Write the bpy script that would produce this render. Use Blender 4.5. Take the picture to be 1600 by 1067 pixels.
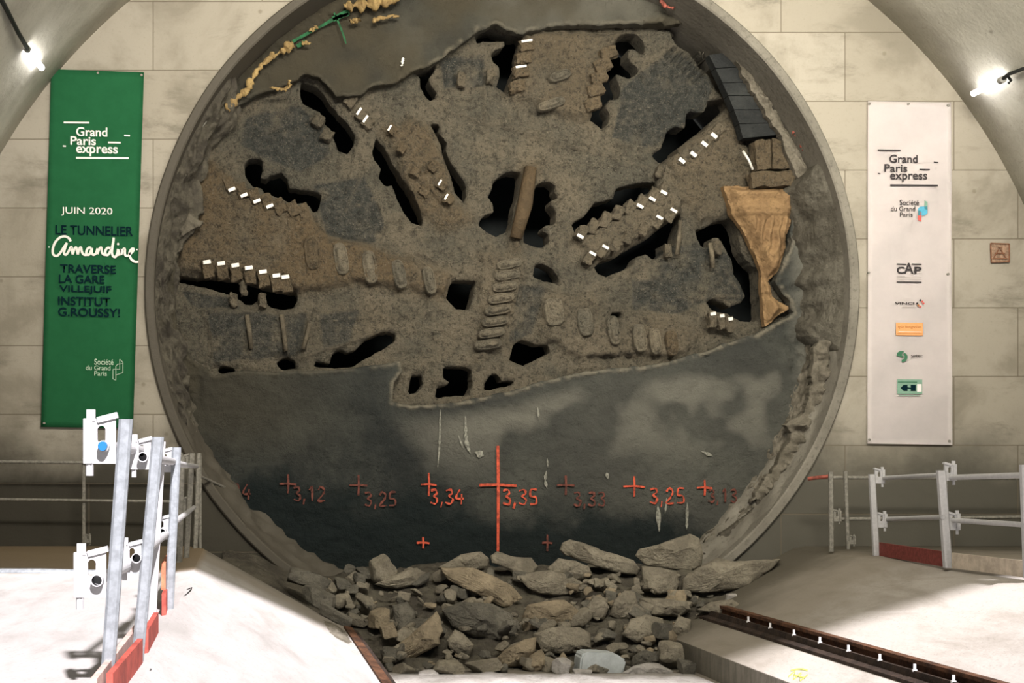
import bpy, bmesh, math, random
import numpy as np
from mathutils import Vector, Matrix, noise as mnoise

scene = bpy.context.scene
COL = scene.collection
for o in list(bpy.data.objects):
    bpy.data.objects.remove(o)

# ------------------------------------------------------------------ camera, exposure, sky, lights
F, PX, PY = 2070.0, 375.0, 738.0          # focal length in pixels, vanishing point of the tunnel axis
CX, CY, CZ = -3.52, -18.0, 1.0            # camera position (head wall stands at y = 0)
cam = bpy.data.objects.new('camera', bpy.data.cameras.new('camera'))
COL.objects.link(cam)
cam.location = (CX, CY, CZ)
cam.rotation_euler = (math.pi / 2, 0, 0)
cam.data.sensor_width = 36
cam.data.lens = F / 1600 * 36
cam.data.shift_x = (800 - PX) / 1600
cam.data.shift_y = (PY - 533.5) / 1600
cam.data.clip_end = 200
scene.camera = cam
vs = scene.view_settings
vs.view_transform = 'Standard'
vs.look = 'None'
vs.gamma = 1
vs.use_curve_mapping = False
vs.exposure = 0.0

w = bpy.data.worlds.new('sky'); scene.world = w
w.use_nodes = True
w.node_tree.nodes['Background'].inputs[0].default_value = (0.90, 0.95, 1.0, 1)
w.node_tree.nodes['Background'].inputs[1].default_value = 0.27

SUN = Vector((-0.22, 1.159, -1.0))        # daylight falling into the open shaft in front of the vault


def lamp(name, kind, loc, aim, energy, color, size=None, sizey=None):
    d = bpy.data.lights.new(name, kind)
    d.energy = energy; d.color = color
    o = bpy.data.objects.new(name, d); COL.objects.link(o)
    o.location = loc
    o.rotation_euler = (Vector(aim) - Vector(loc)).to_track_quat('-Z', 'Y').to_euler()
    if kind == 'AREA':
        d.shape = 'RECTANGLE'; d.size = size; d.size_y = sizey or size
    return o


s_ = lamp('sun', 'SUN', (4, -6, 14), Vector((4, -6, 14)) + SUN, 13.5, (1.0, 0.945, 0.985))
s_.data.angle = math.radians(2.2)
# work lights hung high in the station hall behind the camera
la = lamp('hall_light', 'AREA', (-1.5, -12.0, 8.2), (0, 0, 6.0), 940, (1.0, 0.915, 0.785), 5.0, 1.2)
la.data.spread = math.radians(105)
lb = lamp('hall_light', 'AREA', (4.2, -8.0, 6.9), (2.5, 0, 5.6), 265, (1.0, 0.93, 0.80), 2.5, 1.0)


lb.data.spread = math.radians(110)


# ------------------------------------------------------------------ helpers
def P(px, py, d):
    return Vector((CX + (px - PX) * d / F, CY + d, CZ + (PY - py) * d / F))


def tag(o, label=None, cat=None, group=None, kind=None):
    if label: o['label'] = label
    if cat: o['category'] = cat
    if group: o['group'] = group
    if kind: o['kind'] = kind
    return o


def link(name, me, mat=None, parent=None):
    o = bpy.data.objects.new(name, me); COL.objects.link(o)
    if mat is not None and me is not None:
        for m in (mat if isinstance(mat, (list, tuple)) else [mat]):
            me.materials.append(m)
    if parent is not None:
        o.parent = parent
        o.matrix_parent_inverse = Matrix.Translation(-Vector(parent.location))
    return o


def empty(name, loc, label=None, cat=None, group=None):
    o = bpy.data.objects.new(name, None); COL.objects.link(o)
    o.location = loc; o.empty_display_size = 0.1
    return tag(o, label, cat, group)


def build(name, bm, mat, parent=None, smooth=False):
    me = bpy.data.meshes.new(name)
    bmesh.ops.recalc_face_normals(bm, faces=bm.faces)
    bm.to_mesh(me); bm.free()
    if smooth:
        me.polygons.foreach_set('use_smooth', [True] * len(me.polygons))
    return link(name, me, mat, parent)


def add_box(bm, c, size, rot=None, bevel=0.0, mi=0):
    r = bmesh.ops.create_cube(bm, size=1)
    vs_ = r['verts']
    bmesh.ops.scale(bm, vec=size, verts=vs_)
    if bevel:
        es = list({e for v in vs_ for e in v.link_edges})
        rb = bmesh.ops.bevel(bm, geom=es, offset=bevel, segments=2, affect='EDGES', profile=0.6)
        vs_ = list({v for f in rb['faces'] for v in f.verts} | {v for v in vs_ if v.is_valid})
    m = Matrix.Translation(Vector(c))
    if rot is not None:
        m = m @ rot.to_4x4()
    bmesh.ops.transform(bm, matrix=m, verts=vs_)
    for f in {f for v in vs_ for f in v.link_faces}:
        f.material_index = mi
    return vs_


def add_tube(bm, pts, r, seg=14, hollow=False, cap=True):
    pts = [Vector(p) for p in pts]
    rings = []
    up = Vector((0, 0, 1))
    for i, p in enumerate(pts):
        t = (pts[min(i + 1, len(pts) - 1)] - pts[max(i - 1, 0)]).normalized()
        a = t.cross(up)
        if a.length < 0.05: a = t.cross(Vector((1, 0, 0)))
        a.normalize(); b = t.cross(a).normalized()
        rr = r[i] if isinstance(r, (list, tuple)) else r
        rings.append([bm.verts.new(p + (a * math.cos(k * 2 * math.pi / seg) + b * math.sin(k * 2 * math.pi / seg)) * rr) for k in range(seg)])
    for A, B in zip(rings, rings[1:]):
        for k in range(seg):
            bm.faces.new((A[k], A[(k + 1) % seg], B[(k + 1) % seg], B[k]))
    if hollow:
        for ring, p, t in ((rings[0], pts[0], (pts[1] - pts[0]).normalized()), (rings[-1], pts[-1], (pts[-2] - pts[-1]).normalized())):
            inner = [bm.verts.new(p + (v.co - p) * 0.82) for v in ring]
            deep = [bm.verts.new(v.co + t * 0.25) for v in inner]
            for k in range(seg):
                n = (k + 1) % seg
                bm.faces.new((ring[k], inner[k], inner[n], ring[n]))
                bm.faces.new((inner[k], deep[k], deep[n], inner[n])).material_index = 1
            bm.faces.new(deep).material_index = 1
    elif cap:
        bm.faces.new(rings[0]); bm.faces.new(list(reversed(rings[-1])))


def add_prism(bm, pts, off, mi=0):
    """polygon pts (world) extruded by vector off"""
    a = [bm.verts.new(Vector(p)) for p in pts]
    b = [bm.verts.new(Vector(p) + Vector(off)) for p in pts]
    fs = [bm.faces.new(a), bm.faces.new(list(reversed(b)))]
    n = len(pts)
    for k in range(n):
        fs.append(bm.faces.new((a[k], a[(k + 1) % n], b[(k + 1) % n], b[k])))
    for f in fs: f.material_index = mi
    return a + b


# ------------------------------------------------------------------ materials
class NT:
    def __init__(s, name):
        s.m = bpy.data.materials.new(name); s.m.use_nodes = True
        s.t = s.m.node_tree; s.b = s.t.nodes['Principled BSDF']

    def n(s, typ, **kw):
        x = s.t.nodes.new(typ)
        for k, v in kw.items():
            if k.startswith('i_'):
                key = k[2:]
                x.inputs[int(key) if key.isdigit() else key].default_value = v
            else: setattr(x, k, v)
        return x

    def l(s, a, b): s.t.links.new(a, b)

    def noise(s, scale, detail=6, rough=0.6, vec=None, dist=0.0):
        x = s.n('ShaderNodeTexNoise'); x.inputs['Scale'].default_value = scale
        x.inputs['Detail'].default_value = detail; x.inputs['Roughness'].default_value = rough
        x.inputs['Distortion'].default_value = dist
        s.l(vec if vec is not None else s.pos(), x.inputs['Vector'])
        return x.outputs['Fac']

    def pos(s):
        if not hasattr(s, '_p'):
            s._p = s.n('ShaderNodeNewGeometry').outputs['Position']
        return s._p

    def mapped(s, scale=(1, 1, 1), rot=(0, 0, 0), loc=(0, 0, 0)):
        m = s.n('ShaderNodeMapping'); m.inputs['Scale'].default_value = scale
        m.inputs['Rotation'].default_value = rot; m.inputs['Location'].default_value = loc
        s.l(s.pos(), m.inputs['Vector']); return m.outputs[0]

    def ramp(s, fac, lo, hi, a=0.0, b=1.0):
        x = s.n('ShaderNodeMapRange'); x.clamp = True
        x.interpolation_type = 'SMOOTHSTEP'
        for k, v in (('From Min', lo), ('From Max', hi), ('To Min', a), ('To Max', b)): x.inputs[k].default_value = v
        s.l(fac, x.inputs['Value']); return x.outputs[0]

    def mix(s, fac, a, b, mode='MIX'):
        x = s.n('ShaderNodeMix', data_type='RGBA', blend_type=mode)
        for sock, v in ((x.inputs[0], fac), (x.inputs[6], a), (x.inputs[7], b)):
            if isinstance(v, (int, float)): sock.default_value = v
            elif isinstance(v, tuple): sock.default_value = v if len(v) == 4 else v + (1,)
            else: s.l(v, sock)
        return x.outputs[2]

    def math(s, op, a, b=None):
        x = s.n('ShaderNodeMath', operation=op)
        for sock, v in ((x.inputs[0], a), (x.inputs[1], b)):
            if v is None: continue
            if isinstance(v, (int, float)): sock.default_value = v
            else: s.l(v, sock)
        return x.outputs[0]

    def bump(s, h, strength=0.5, dist=0.02):
        x = s.n('ShaderNodeBump'); x.inputs['Strength'].default_value = strength
        x.inputs['Distance'].default_value = dist
        s.l(h, x.inputs['Height']); s.l(x.outputs[0], s.b.inputs['Normal'])

    def out(s, col, rough=0.8, metal=0.0, spec=0.3):
        if isinstance(col, tuple): s.b.inputs['Base Color'].default_value = col + (1,)
        else: s.l(col, s.b.inputs['Base Color'])
        if isinstance(rough, float): s.b.inputs['Roughness'].default_value = rough
        else: s.l(rough, s.b.inputs['Roughness'])
        s.b.inputs['Metallic'].default_value = metal
        s.b.inputs['Specular IOR Level'].default_value = spec
        return s.m


def plain(name, col, rough=0.6, metal=0.0, var=0.15, scale=12.0, bump=0.0):
    t = NT(name)
    n = t.noise(scale, 5, 0.65)
    c2 = tuple(max(0, c * (1 - var * 2)) for c in col)
    t_c = t.mix(t.ramp(n, 0.3, 0.7), c2, tuple(min(1, c * (1 + var * 0.5)) for c in col))
    if bump: t.bump(t.noise(scale * 4, 6, 0.7), bump, 0.01)
    return t.out(t_c, rough, metal, 0.02 if 'print' in name or 'banner' in name else 0.3)


def concrete_wall():
    t = NT('formwork_concrete')
    v = t.n('ShaderNodeSeparateXYZ'); t.l(t.pos(), v.inputs[0])
    cmb = t.n('ShaderNodeCombineXYZ')
    t.l(v.outputs[0], cmb.inputs[0])
    t.l(t.math('ADD', t.math('ADD', v.outputs[2], 0.083), t.math('MULTIPLY', t.math('GREATER_THAN', v.outputs[0], 0.0), 0.42)), cmb.inputs[1])
    br = t.n('ShaderNodeTexBrick', offset=0.37, offset_frequency=2)
    t.l(cmb.outputs[0], br.inputs['Vector'])
    br.inputs['Color1'].default_value = (0, 0, 0, 1); br.inputs['Color2'].default_value = (1, 1, 1, 1)
    br.inputs['Mortar'].default_value = (0.5, 0.5, 0.5, 1)
    br.inputs['Scale'].default_value = 1.0
    br.inputs['Mortar Size'].default_value = 0.008
    br.inputs['Mortar Smooth'].default_value = 0.3
    br.inputs['Brick Width'].default_value = 2.35; br.inputs['Row Height'].default_value = 0.935
    joint = br.outputs['Fac']
    tone = t.n('ShaderNodeSeparateColor'); t.l(br.outputs['Color'], tone.inputs[0])
    c = t.mix(tone.outputs[0], (0.292, 0.268, 0.216), (0.340, 0.316, 0.263))
    big = t.noise(0.8, 6, 0.62, dist=0.4)
    c = t.mix(t.ramp(big, 0.45, 0.66, 0.0, 0.7), c, (0.185, 0.168, 0.130))
    strk = t.noise(1.0, 8, 0.72, t.mapped((0.6, 1, 1.7)), 0.2)
    c = t.mix(t.math('MULTIPLY', t.ramp(strk, 0.52, 0.72), 0.75), c, (0.145, 0.133, 0.104))
    fine = t.noise(30, 4, 0.7)
    c = t.mix(t.ramp(fine, 0.28, 0.45, 0.28, 0.0), c, (0.17, 0.15, 0.11))
    vor = t.n('ShaderNodeTexVoronoi'); vor.inputs['Scale'].default_value = 2.2
    t.l(t.pos(), vor.inputs['Vector'])
    spots = t.ramp(vor.outputs['Distance'], 0.03, 0.09, 0.55, 0.0)
    c = t.mix(spots, c, (0.16, 0.14, 0.10))
    foot_tone = t.mix(t.ramp(v.outputs[0], -4.0, 5.0), (0.030, 0.028, 0.021), (0.075, 0.072, 0.058))
    # darker foot of the wall with its own wavy upper edge
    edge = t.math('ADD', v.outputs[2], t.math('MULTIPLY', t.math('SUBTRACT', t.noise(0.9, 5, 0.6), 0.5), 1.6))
    c = t.mix(t.ramp(edge, 0.75, 1.9, 0.93, 0.0), c, foot_tone)
    c = t.mix(t.math('MULTIPLY', joint, 0.75), c, (0.13, 0.11, 0.08))
    h = t.math('SUBTRACT', t.math('MULTIPLY', fine, 0.35), joint)
    t.bump(h, 0.6, 0.015)
    return t.out(c, 0.88, 0, 0.2)


def vault_concrete():
    t = NT('sprayed_vault_concrete')
    c = t.mix(t.ramp(t.noise(1.2, 6, 0.6), 0.4, 0.7), (0.45, 0.44, 0.375), (0.35, 0.338, 0.285))
    c = t.mix(t.ramp(t.noise(26, 4, 0.7), 0.3, 0.45, 0.3, 0.0), c, (0.16, 0.15, 0.12))
    vor = t.n('ShaderNodeTexVoronoi'); vor.inputs['Scale'].default_value = 1.7
    t.l(t.pos(), vor.inputs['Vector'])
    c = t.mix(t.ramp(vor.outputs['Distance'], 0.02, 0.08, 0.6, 0.0), c, (0.12, 0.11, 0.085))
    t.bump(t.noise(14, 6, 0.65), 0.35, 0.03)
    return t.out(c, 0.85, 0, 0.2)


def slab_concrete(name, col, dark, streak=(1.2, 0.3, 1.2), rot=0.0):
    t = NT(name)
    s = t.noise(2.2, 7, 0.65, t.mapped(streak, (0, 0, rot)), 0.4)
    c = t.mix(t.ramp(s, 0.42, 0.72), col, dark)
    c = t.mix(t.ramp(t.noise(35, 4, 0.7), 0.3, 0.45, 0.35, 0.0), c, tuple(x * 0.5 for x in dark))
    v = t.n('ShaderNodeSeparateXYZ'); t.l(t.pos(), v.inputs[0])
    # muddy, partly shade-painted end of the slab next to the head wall
    e = t.math('ADD', v.outputs[1], t.math('MULTIPLY', t.math('SUBTRACT', t.noise(1.3, 5, 0.6), 0.5), 1.6))
    e = t.math('SUBTRACT', e, t.math('MULTIPLY', v.outputs[2], 0.9))
    c = t.mix(t.ramp(e, -4.2, -2.4, 0.0, 0.7), c, (0.165, 0.143, 0.106))  # tan coat: part mud, part shade painted into the colour
    c = t.mix(t.ramp(e, -2.4, -0.6, 0.0, 0.92), c, (0.075, 0.067, 0.050))
    if name == 'pale_slab_concrete':
        side = t.math('MULTIPLY', t.ramp(v.outputs[0], -3.9, -4.0), t.ramp(v.outputs[2], -0.08, -0.03))
        e2 = t.math('ADD', v.outputs[1], t.math('MULTIPLY', t.math('SUBTRACT', t.noise(1.6, 5, 0.6), 0.5), 0.5))
        c = t.mix(t.math('MULTIPLY', side, t.ramp(e2, -4.95, -4.7, 0.0, 0.85)), c, (0.20, 0.150, 0.092))
    else:
        drip = t.noise(4.0, 6, 0.7, t.mapped((1, 2.2, 0.35)))
        c = t.mix(t.math('MULTIPLY', t.ramp(v.outputs[2], -1.00, -1.03), t.ramp(drip, 0.3, 0.6, 0.95, 0.5)), c, (0.105, 0.100, 0.078))  # bench face darkened for mossy streaks, with its partial shade painted in
    t.bump(t.noise(9, 7, 0.7, t.mapped((1, 0.5, 1))), 0.35, 0.03)
    return t.out(c, 0.85, 0, 0.2)


def ring_mat():
    t = NT('steel_ring_with_mortar')
    c = t.mix(t.ramp(t.noise(1.1, 6, 0.6), 0.35, 0.7), (0.145, 0.135, 0.110), (0.215, 0.202, 0.167))
    c = t.mix(t.ramp(t.noise(16, 5, 0.7), 0.3, 0.5, 0.5, 0.0), c, (0.05, 0.046, 0.036))
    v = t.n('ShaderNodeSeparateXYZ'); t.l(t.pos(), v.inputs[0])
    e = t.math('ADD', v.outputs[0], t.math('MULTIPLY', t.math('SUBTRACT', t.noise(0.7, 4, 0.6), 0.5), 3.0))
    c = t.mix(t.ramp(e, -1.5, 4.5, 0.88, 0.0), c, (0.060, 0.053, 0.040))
    t.bump(t.noise(11, 7, 0.7), 0.5, 0.03)
    return t.out(c, 0.7, 0, 0.3)


def zone_mat(name='muddy_cutterhead_steel', brown=None, light=1.0):
    """cutter head: wet grey muck, brown clay, bare dark steel plates (masks travel with the mesh)"""
    t = NT(name)
    a = t.n('ShaderNodeAttribute', attribute_name='zone')
    z = t.n('ShaderNodeSeparateColor'); t.l(a.outputs['Color'], z.inputs[0])
    n1 = t.noise(1.4, 7, 0.65); n2 = t.noise(11, 7, 0.72); n3 = t.noise(48, 4, 0.7)
    c = t.mix(t.ramp(n1, 0.35, 0.68), tuple(x * light for x in (0.146, 0.138, 0.107)), tuple(x * light for x in (0.245, 0.213, 0.153)))
    zb = t.math('MULTIPLY', z.outputs[0], t.ramp(n2, 0.2, 0.6, 0.75, 1.0)) if brown is None else brown
    c = t.mix(zb, c, (0.200, 0.148, 0.086))
    c = t.mix(t.math('MULTIPLY', z.outputs[1], t.ramp(n2, 0.35, 0.65, 1.0, 0.6)), c, (0.052, 0.061, 0.060))
    c = t.mix(t.math('MULTIPLY', z.outputs[2], 0.8), c, (0.25, 0.215, 0.155))
    c = t.mix(t.ramp(n2, 0.34, 0.54, 0.62, 0.0), c, (0.045, 0.042, 0.033))
    n4 = t.noise(85, 3, 0.75)
    c = t.mix(t.ramp(n3, 0.56, 0.70, 0.0, 0.65), c, (0.36, 0.32, 0.24))
    c = t.mix(t.ramp(n4, 0.58, 0.70, 0.0, 0.5), c, (0.26, 0.235, 0.18))
    n5 = t.noise(21, 6, 0.75)
    c = t.mix(t.ramp(n5, 0.34, 0.47, 0.75, 0.0), c, (0.026, 0.025, 0.020))
    c = t.mix(t.ramp(n5, 0.57, 0.68, 0.0, 0.40), c, (0.33, 0.29, 0.215))
    c = t.mix(t.ramp(n3, 0.28, 0.44, 0.7, 0.0), c, (0.022, 0.021, 0.017))
    t.bump(t.math('ADD', t.math('ADD', n2, t.math('MULTIPLY', n5, 0.7)), t.math('MULTIPLY', n3, 0.45)), 1.0, 0.12)
    return t.out(c, t.ramp(n2, 0.3, 0.7, 0.55, 0.85), 0, 0.2)


def rough_mat(name, col, dark, light, n_scale=1.2, rough=(0.55, 0.9), bump=0.6, grit=0.4, edge=None):
    t = NT(name)
    n1 = t.noise(n_scale, 7, 0.65); n2 = t.noise(n_scale * 9, 7, 0.7); n3 = t.noise(45, 4, 0.7)
    c = t.mix(t.ramp(n1, 0.36, 0.66), dark, col)
    c = t.mix(t.ramp(n2, 0.30, 0.48, 0.6, 0.0), c, tuple(x * 0.6 for x in dark))
    c = t.mix(t.ramp(n3, 0.60, 0.74, 0.0, grit), c, light)
    n4 = t.noise(20, 6, 0.75)
    c = t.mix(t.ramp(n4, 0.33, 0.47, 0.55, 0.0), c, tuple(x * 0.55 for x in dark))
    c = t.mix(t.ramp(n4, 0.57, 0.70, 0.0, grit * 0.6), c, light)
    if name == 'dark_wet_mortar':
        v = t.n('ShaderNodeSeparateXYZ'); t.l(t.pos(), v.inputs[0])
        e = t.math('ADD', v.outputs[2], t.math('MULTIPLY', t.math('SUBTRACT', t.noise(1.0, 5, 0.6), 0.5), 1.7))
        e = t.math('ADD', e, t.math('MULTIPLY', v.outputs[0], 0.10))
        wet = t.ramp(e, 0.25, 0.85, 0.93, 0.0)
    if edge:
        a = t.n('ShaderNodeAttribute', attribute_name='zone')
        z = t.n('ShaderNodeSeparateColor'); t.l(a.outputs['Color'], z.inputs[0])
        c = t.mix(z.outputs[0], c, edge[0])
        c = t.mix(z.outputs[1], c, edge[1])
        c = t.mix(z.outputs[2], c, edge[2])
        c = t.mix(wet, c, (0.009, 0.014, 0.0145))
    t.bump(t.math('ADD', t.math('ADD', n2, t.math('MULTIPLY', n4, 0.45)), t.math('MULTIPLY', n3, 0.3)), bump, 0.05)
    return t.out(c, t.ramp(n2, 0.3, 0.7, rough[0], rough[1]), 0, 0.12)


def emit(name, col, strength):
    t = NT(name)
    t.b.inputs['Emission Color'].default_value = col + (1,)
    t.b.inputs['Emission Strength'].default_value = strength
    return t.out((0.9, 0.9, 0.9), 0.4)


M = {}
M['wall'] = concrete_wall()
M['vault'] = vault_concrete()
M['slab'] = slab_concrete('pale_slab_concrete', (0.374, 0.358, 0.342), (0.286, 0.274, 0.255))
M['slab_r'] = slab_concrete('pale_slab_concrete_streaked', (0.40, 0.375, 0.34), (0.285, 0.262, 0.225), (1.0, 0.35, 1.0), 0.5)
M['ring'] = ring_mat()
M['cutter'] = zone_mat()
M['tooth'] = zone_mat('muddy_tooth_steel', 0.25)
M['disc'] = zone_mat('scuffed_disc_steel', 0.1, 1.5)
M['toothbrown'] = zone_mat('brown_muddy_tooth_steel', 0.8)
M['softwall'] = rough_mat('dark_wet_mortar', (0.055, 0.059, 0.051), (0.023, 0.026, 0.025), (0.143, 0.143, 0.126), 0.75, (0.5, 0.8), 1.0, 0.2,
                          ((0.218, 0.197, 0.147), (0.151, 0.148, 0.124), (0.060, 0.053, 0.036)))
M['crumb'] = rough_mat('crumbled_mortar', (0.196, 0.178, 0.140), (0.102, 0.092, 0.070), (0.306, 0.281, 0.230), 3.0)
M['crustgrey'] = rough_mat('grey_rough_mortar', (0.152, 0.142, 0.113), (0.079, 0.072, 0.056), (0.338, 0.310, 0.248), 2.0, bump=0.9)
M['clay'] = rough_mat('ochre_clay', (0.306, 0.200, 0.100), (0.212, 0.134, 0.068), (0.425, 0.315, 0.187), 2.0, bump=0.8)
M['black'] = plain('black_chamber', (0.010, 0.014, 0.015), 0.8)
M['steeldark'] = rough_mat('dark_muddy_boards', (0.040, 0.043, 0.041), (0.022, 0.024, 0.024), (0.12, 0.11, 0.09), 2.0)
M['mudsteel'] = rough_mat('mud_caked_steel', (0.165, 0.142, 0.10), (0.088, 0.076, 0.055), (0.38, 0.35, 0.27), 4.0)
M['brownsteel'] = rough_mat('brown_clay_steel', (0.112, 0.080, 0.046), (0.068, 0.050, 0.030), (0.256, 0.208, 0.144), 4.0)
M['carbide'] = plain('worn_bright_carbide', (0.666, 0.648, 0.594), 0.4, 0.1, 0.12, 40)
M['rock'] = rough_mat('broken_grey_brown_rubble', (0.365, 0.330, 0.253), (0.219, 0.197, 0.152), (0.584, 0.543, 0.438), 3.2, bump=1.0)
M['rockbrown'] = rough_mat('broken_warm_brown_rubble', (0.413, 0.343, 0.236), (0.268, 0.224, 0.155), (0.649, 0.550, 0.404), 3.2, bump=1.0)
M['rockdark'] = rough_mat('damp_dark_rubble', (0.219, 0.206, 0.166), (0.127, 0.120, 0.099), (0.404, 0.381, 0.307), 3.2, bump=1.0)
M['rockpale'] = rough_mat('dusty_white_rubble', (0.416, 0.400, 0.376), (0.304, 0.288, 0.264), (0.528, 0.512, 0.480), 3.0, bump=0.6)
M['foamblock'] = plain('pale_blue_block', (0.400, 0.436, 0.440), 0.7, 0, 0.12, 5, 0.3)
M['mound'] = rough_mat('dark_muck', (0.133, 0.122, 0.093), (0.067, 0.060, 0.049), (0.329, 0.297, 0.228), 2.6, bump=0.9)
M['galv'] = plain('galvanised_steel', (0.252, 0.272, 0.286), 0.5, 0.2, 0.14, 22)
M['galvwhite'] = plain('white_bracket_steel', (0.439, 0.439, 0.443), 0.5, 0.1, 0.06, 30)
M['galvdirty'] = plain('dirty_galvanised_steel', (0.255, 0.246, 0.212), 0.55, 0.2, 0.2, 25)
M['blue'] = plain('blue_plastic', (0.015, 0.13, 0.34), 0.4, 0, 0.05)
M['tubeinside'] = plain('tube_inside_shade', (0.022, 0.022, 0.021), 0.9)  # near-black colour stands in for the shade inside open tube ends
M['red'] = plain('red_painted_board', (0.394, 0.071, 0.051), 0.7, 0, 0.22, 9, 0.2)
M['orangeboard'] = plain('orange_brown_board', (0.46, 0.17, 0.09), 0.8, 0, 0.25, 8, 0.2)
M['darkred'] = plain('dark_red_board', (0.22, 0.052, 0.042), 0.8, 0, 0.2, 25, 0.3)
M['wood'] = plain('pale_raw_timber', (0.50, 0.43, 0.345), 0.8, 0, 0.14, 10, 0.2)
M['wooddust'] = plain('pale_pink_timber', (0.528, 0.368, 0.320), 0.8, 0, 0.18, 10, 0.2)
M['rust'] = rough_mat('rusty_rail', (0.155, 0.076, 0.042), (0.055, 0.030, 0.020), (0.33, 0.19, 0.11), 6.0)
M['rustdark'] = rough_mat('dark_rusty_rail', (0.062, 0.044, 0.034), (0.030, 0.023, 0.019), (0.20, 0.15, 0.11), 6.0)
M['bolt'] = plain('shiny_bolt_head', (0.80, 0.80, 0.80), 0.3, 0.2, 0.05)
M['cable'] = plain('black_cable', (0.015, 0.017, 0.016), 0.6)
M['green'] = plain('green_banner_fabric', (0.036, 0.205, 0.085), 0.7, 0, 0.04, 5)
M['white_b'] = plain('white_banner_fabric', (0.78, 0.735, 0.725), 0.7, 0, 0.02, 5)
M['ink_white'] = plain('white_print', (0.78, 0.80, 0.74), 0.7, 0, 0.02)
M['ink_navy'] = plain('dark_navy_print', (0.003, 0.016, 0.022), 0.7, 0, 0.05)
M['ink_pale'] = plain('pale_green_print', (0.42, 0.60, 0.44), 0.7, 0, 0.05)
M['ink_black'] = plain('black_print', (0.045, 0.040, 0.042), 0.7, 0, 0.05)
M['ink_grey'] = plain('grey_print', (0.42, 0.38, 0.36), 0.7, 0, 0.05)
M['ink_blue'] = plain('blue_print', (0.10, 0.37, 0.53), 0.7, 0, 0.05)
M['ink_teal'] = plain('teal_print', (0.06, 0.20, 0.24), 0.7, 0, 0.05)
M['ink_sage'] = plain('sage_print', (0.20, 0.34, 0.26), 0.7, 0, 0.05)
M['ink_red'] = plain('red_print', (0.60, 0.115, 0.10), 0.7, 0, 0.05)
M['ink_orange'] = plain('orange_print', (0.72, 0.36, 0.15), 0.7, 0, 0.05)
M['ink_rust'] = plain('dark_orange_print', (0.40, 0.16, 0.05), 0.7, 0, 0.05)
M['ink_green'] = plain('dark_green_print', (0.055, 0.16, 0.095), 0.7, 0, 0.05)
M['spray_red'] = plain('orange_red_spray_paint', (0.50, 0.080, 0.038), 0.75, 0, 0.3, 18)
M['spray_red_faint'] = plain('faded_red_spray_paint', (0.132, 0.040, 0.027), 0.75, 0, 0.35, 18)
M['spray_green'] = plain('green_spray_paint', (0.012, 0.10, 0.035), 0.75, 0, 0.3, 14)
M['spray_yellow'] = plain('yellow_green_spray_paint', (0.55, 0.60, 0.13), 0.75, 0, 0.25, 14)
M['lime'] = plain('white_lime_streak', (0.223, 0.223, 0.186), 0.8, 0, 0.3, 30)
M['foam'] = rough_mat('yellow_expanding_foam', (0.56, 0.40, 0.17), (0.36, 0.25, 0.11), (0.66, 0.55, 0.32), 5.0, bump=0.8)
M['pinkred'] = plain('red_rubber_strip', (0.30, 0.085, 0.06), 0.7, 0, 0.3, 12)
M['tube'] = emit('fluorescent_glow', (1.0, 0.95, 0.95), 20.0)
M['plug'] = plain('lamp_end_cap', (0.28, 0.28, 0.26), 0.5)


# ------------------------------------------------------------------ numpy noise and relief surfaces
def hash2(ix, iy, seed):
    h = (ix.astype(np.int64) * 374761393 + iy.astype(np.int64) * 668265263 + seed * 982451653) & 0x7fffffff
    h = ((h ^ (h >> 13)) * 1274126177) & 0x7fffffff
    h = h ^ (h >> 16)
    return (h & 0xffff) / 65535.0


def vnoise(x, y, seed=0):
    ix = np.floor(x); iy = np.floor(y)
    fx = x - ix; fy = y - iy
    fx = fx * fx * (3 - 2 * fx); fy = fy * fy * (3 - 2 * fy)
    a = hash2(ix, iy, seed); b = hash2(ix + 1, iy, seed); c = hash2(ix, iy + 1, seed); d = hash2(ix + 1, iy + 1, seed)
    return (a * (1 - fx) + b * fx) * (1 - fy) + (c * (1 - fx) + d * fx) * fy


def fbm(x, y, sc, octv=4, seed=0, gain=0.5):
    """-1..1, sc = feature size in pixels"""
    r = 0; amp = 1.0; tot = 0
    for k in range(octv):
        r = r + amp * (vnoise(x / sc * 2 ** k + 17.3 * k, y / sc * 2 ** k - 9.1 * k, seed + k) * 2 - 1); tot += amp; amp *= gain
    return r / tot


def sdf_poly(px, py, poly):
    """signed distance, positive inside"""
    x = px.ravel(); y = py.ravel()
    d2 = np.full(x.shape, 1e12); ins = np.zeros(x.shape, bool)
    n = len(poly)
    for i in range(n):
        ax, ay = poly[i]; bx, by = poly[(i + 1) % n]
        ex, ey = bx - ax, by - ay
        L = ex * ex + ey * ey + 1e-9
        t = np.clip(((x - ax) * ex + (y - ay) * ey) / L, 0, 1)
        dx = x - ax - t * ex; dy = y - ay - t * ey
        d2 = np.minimum(d2, dx * dx + dy * dy)
        if ay != by:
            c = ((ay > y) != (by > y)) & (x < (bx - ax) * (y - ay) / (by - ay) + ax)
            ins ^= c
    d = np.sqrt(d2); d = np.where(ins, d, -d)
    return d.reshape(px.shape)


def sdf_local(px, py, poly, margin, xs, ys):
    """like sdf_poly but only near the polygon; -margin elsewhere"""
    X = [p[0] for p in poly]; Y = [p[1] for p in poly]
    out = np.full(px.shape, -float(margin))
    i0 = np.searchsorted(xs, min(X) - margin); i1 = np.searchsorted(xs, max(X) + margin)
    j0 = np.searchsorted(ys, min(Y) - margin); j1 = np.searchsorted(ys, max(Y) + margin)
    if i1 > i0 and j1 > j0:
        out[j0:j1, i0:i1] = np.maximum(sdf_poly(px[j0:j1, i0:i1], py[j0:j1, i0:i1], poly), -margin)
    return out


def smooth(x, a, b):
    t = np.clip((x - a) / (b - a), 0, 1)
    return t * t * (3 - 2 * t)


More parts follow.
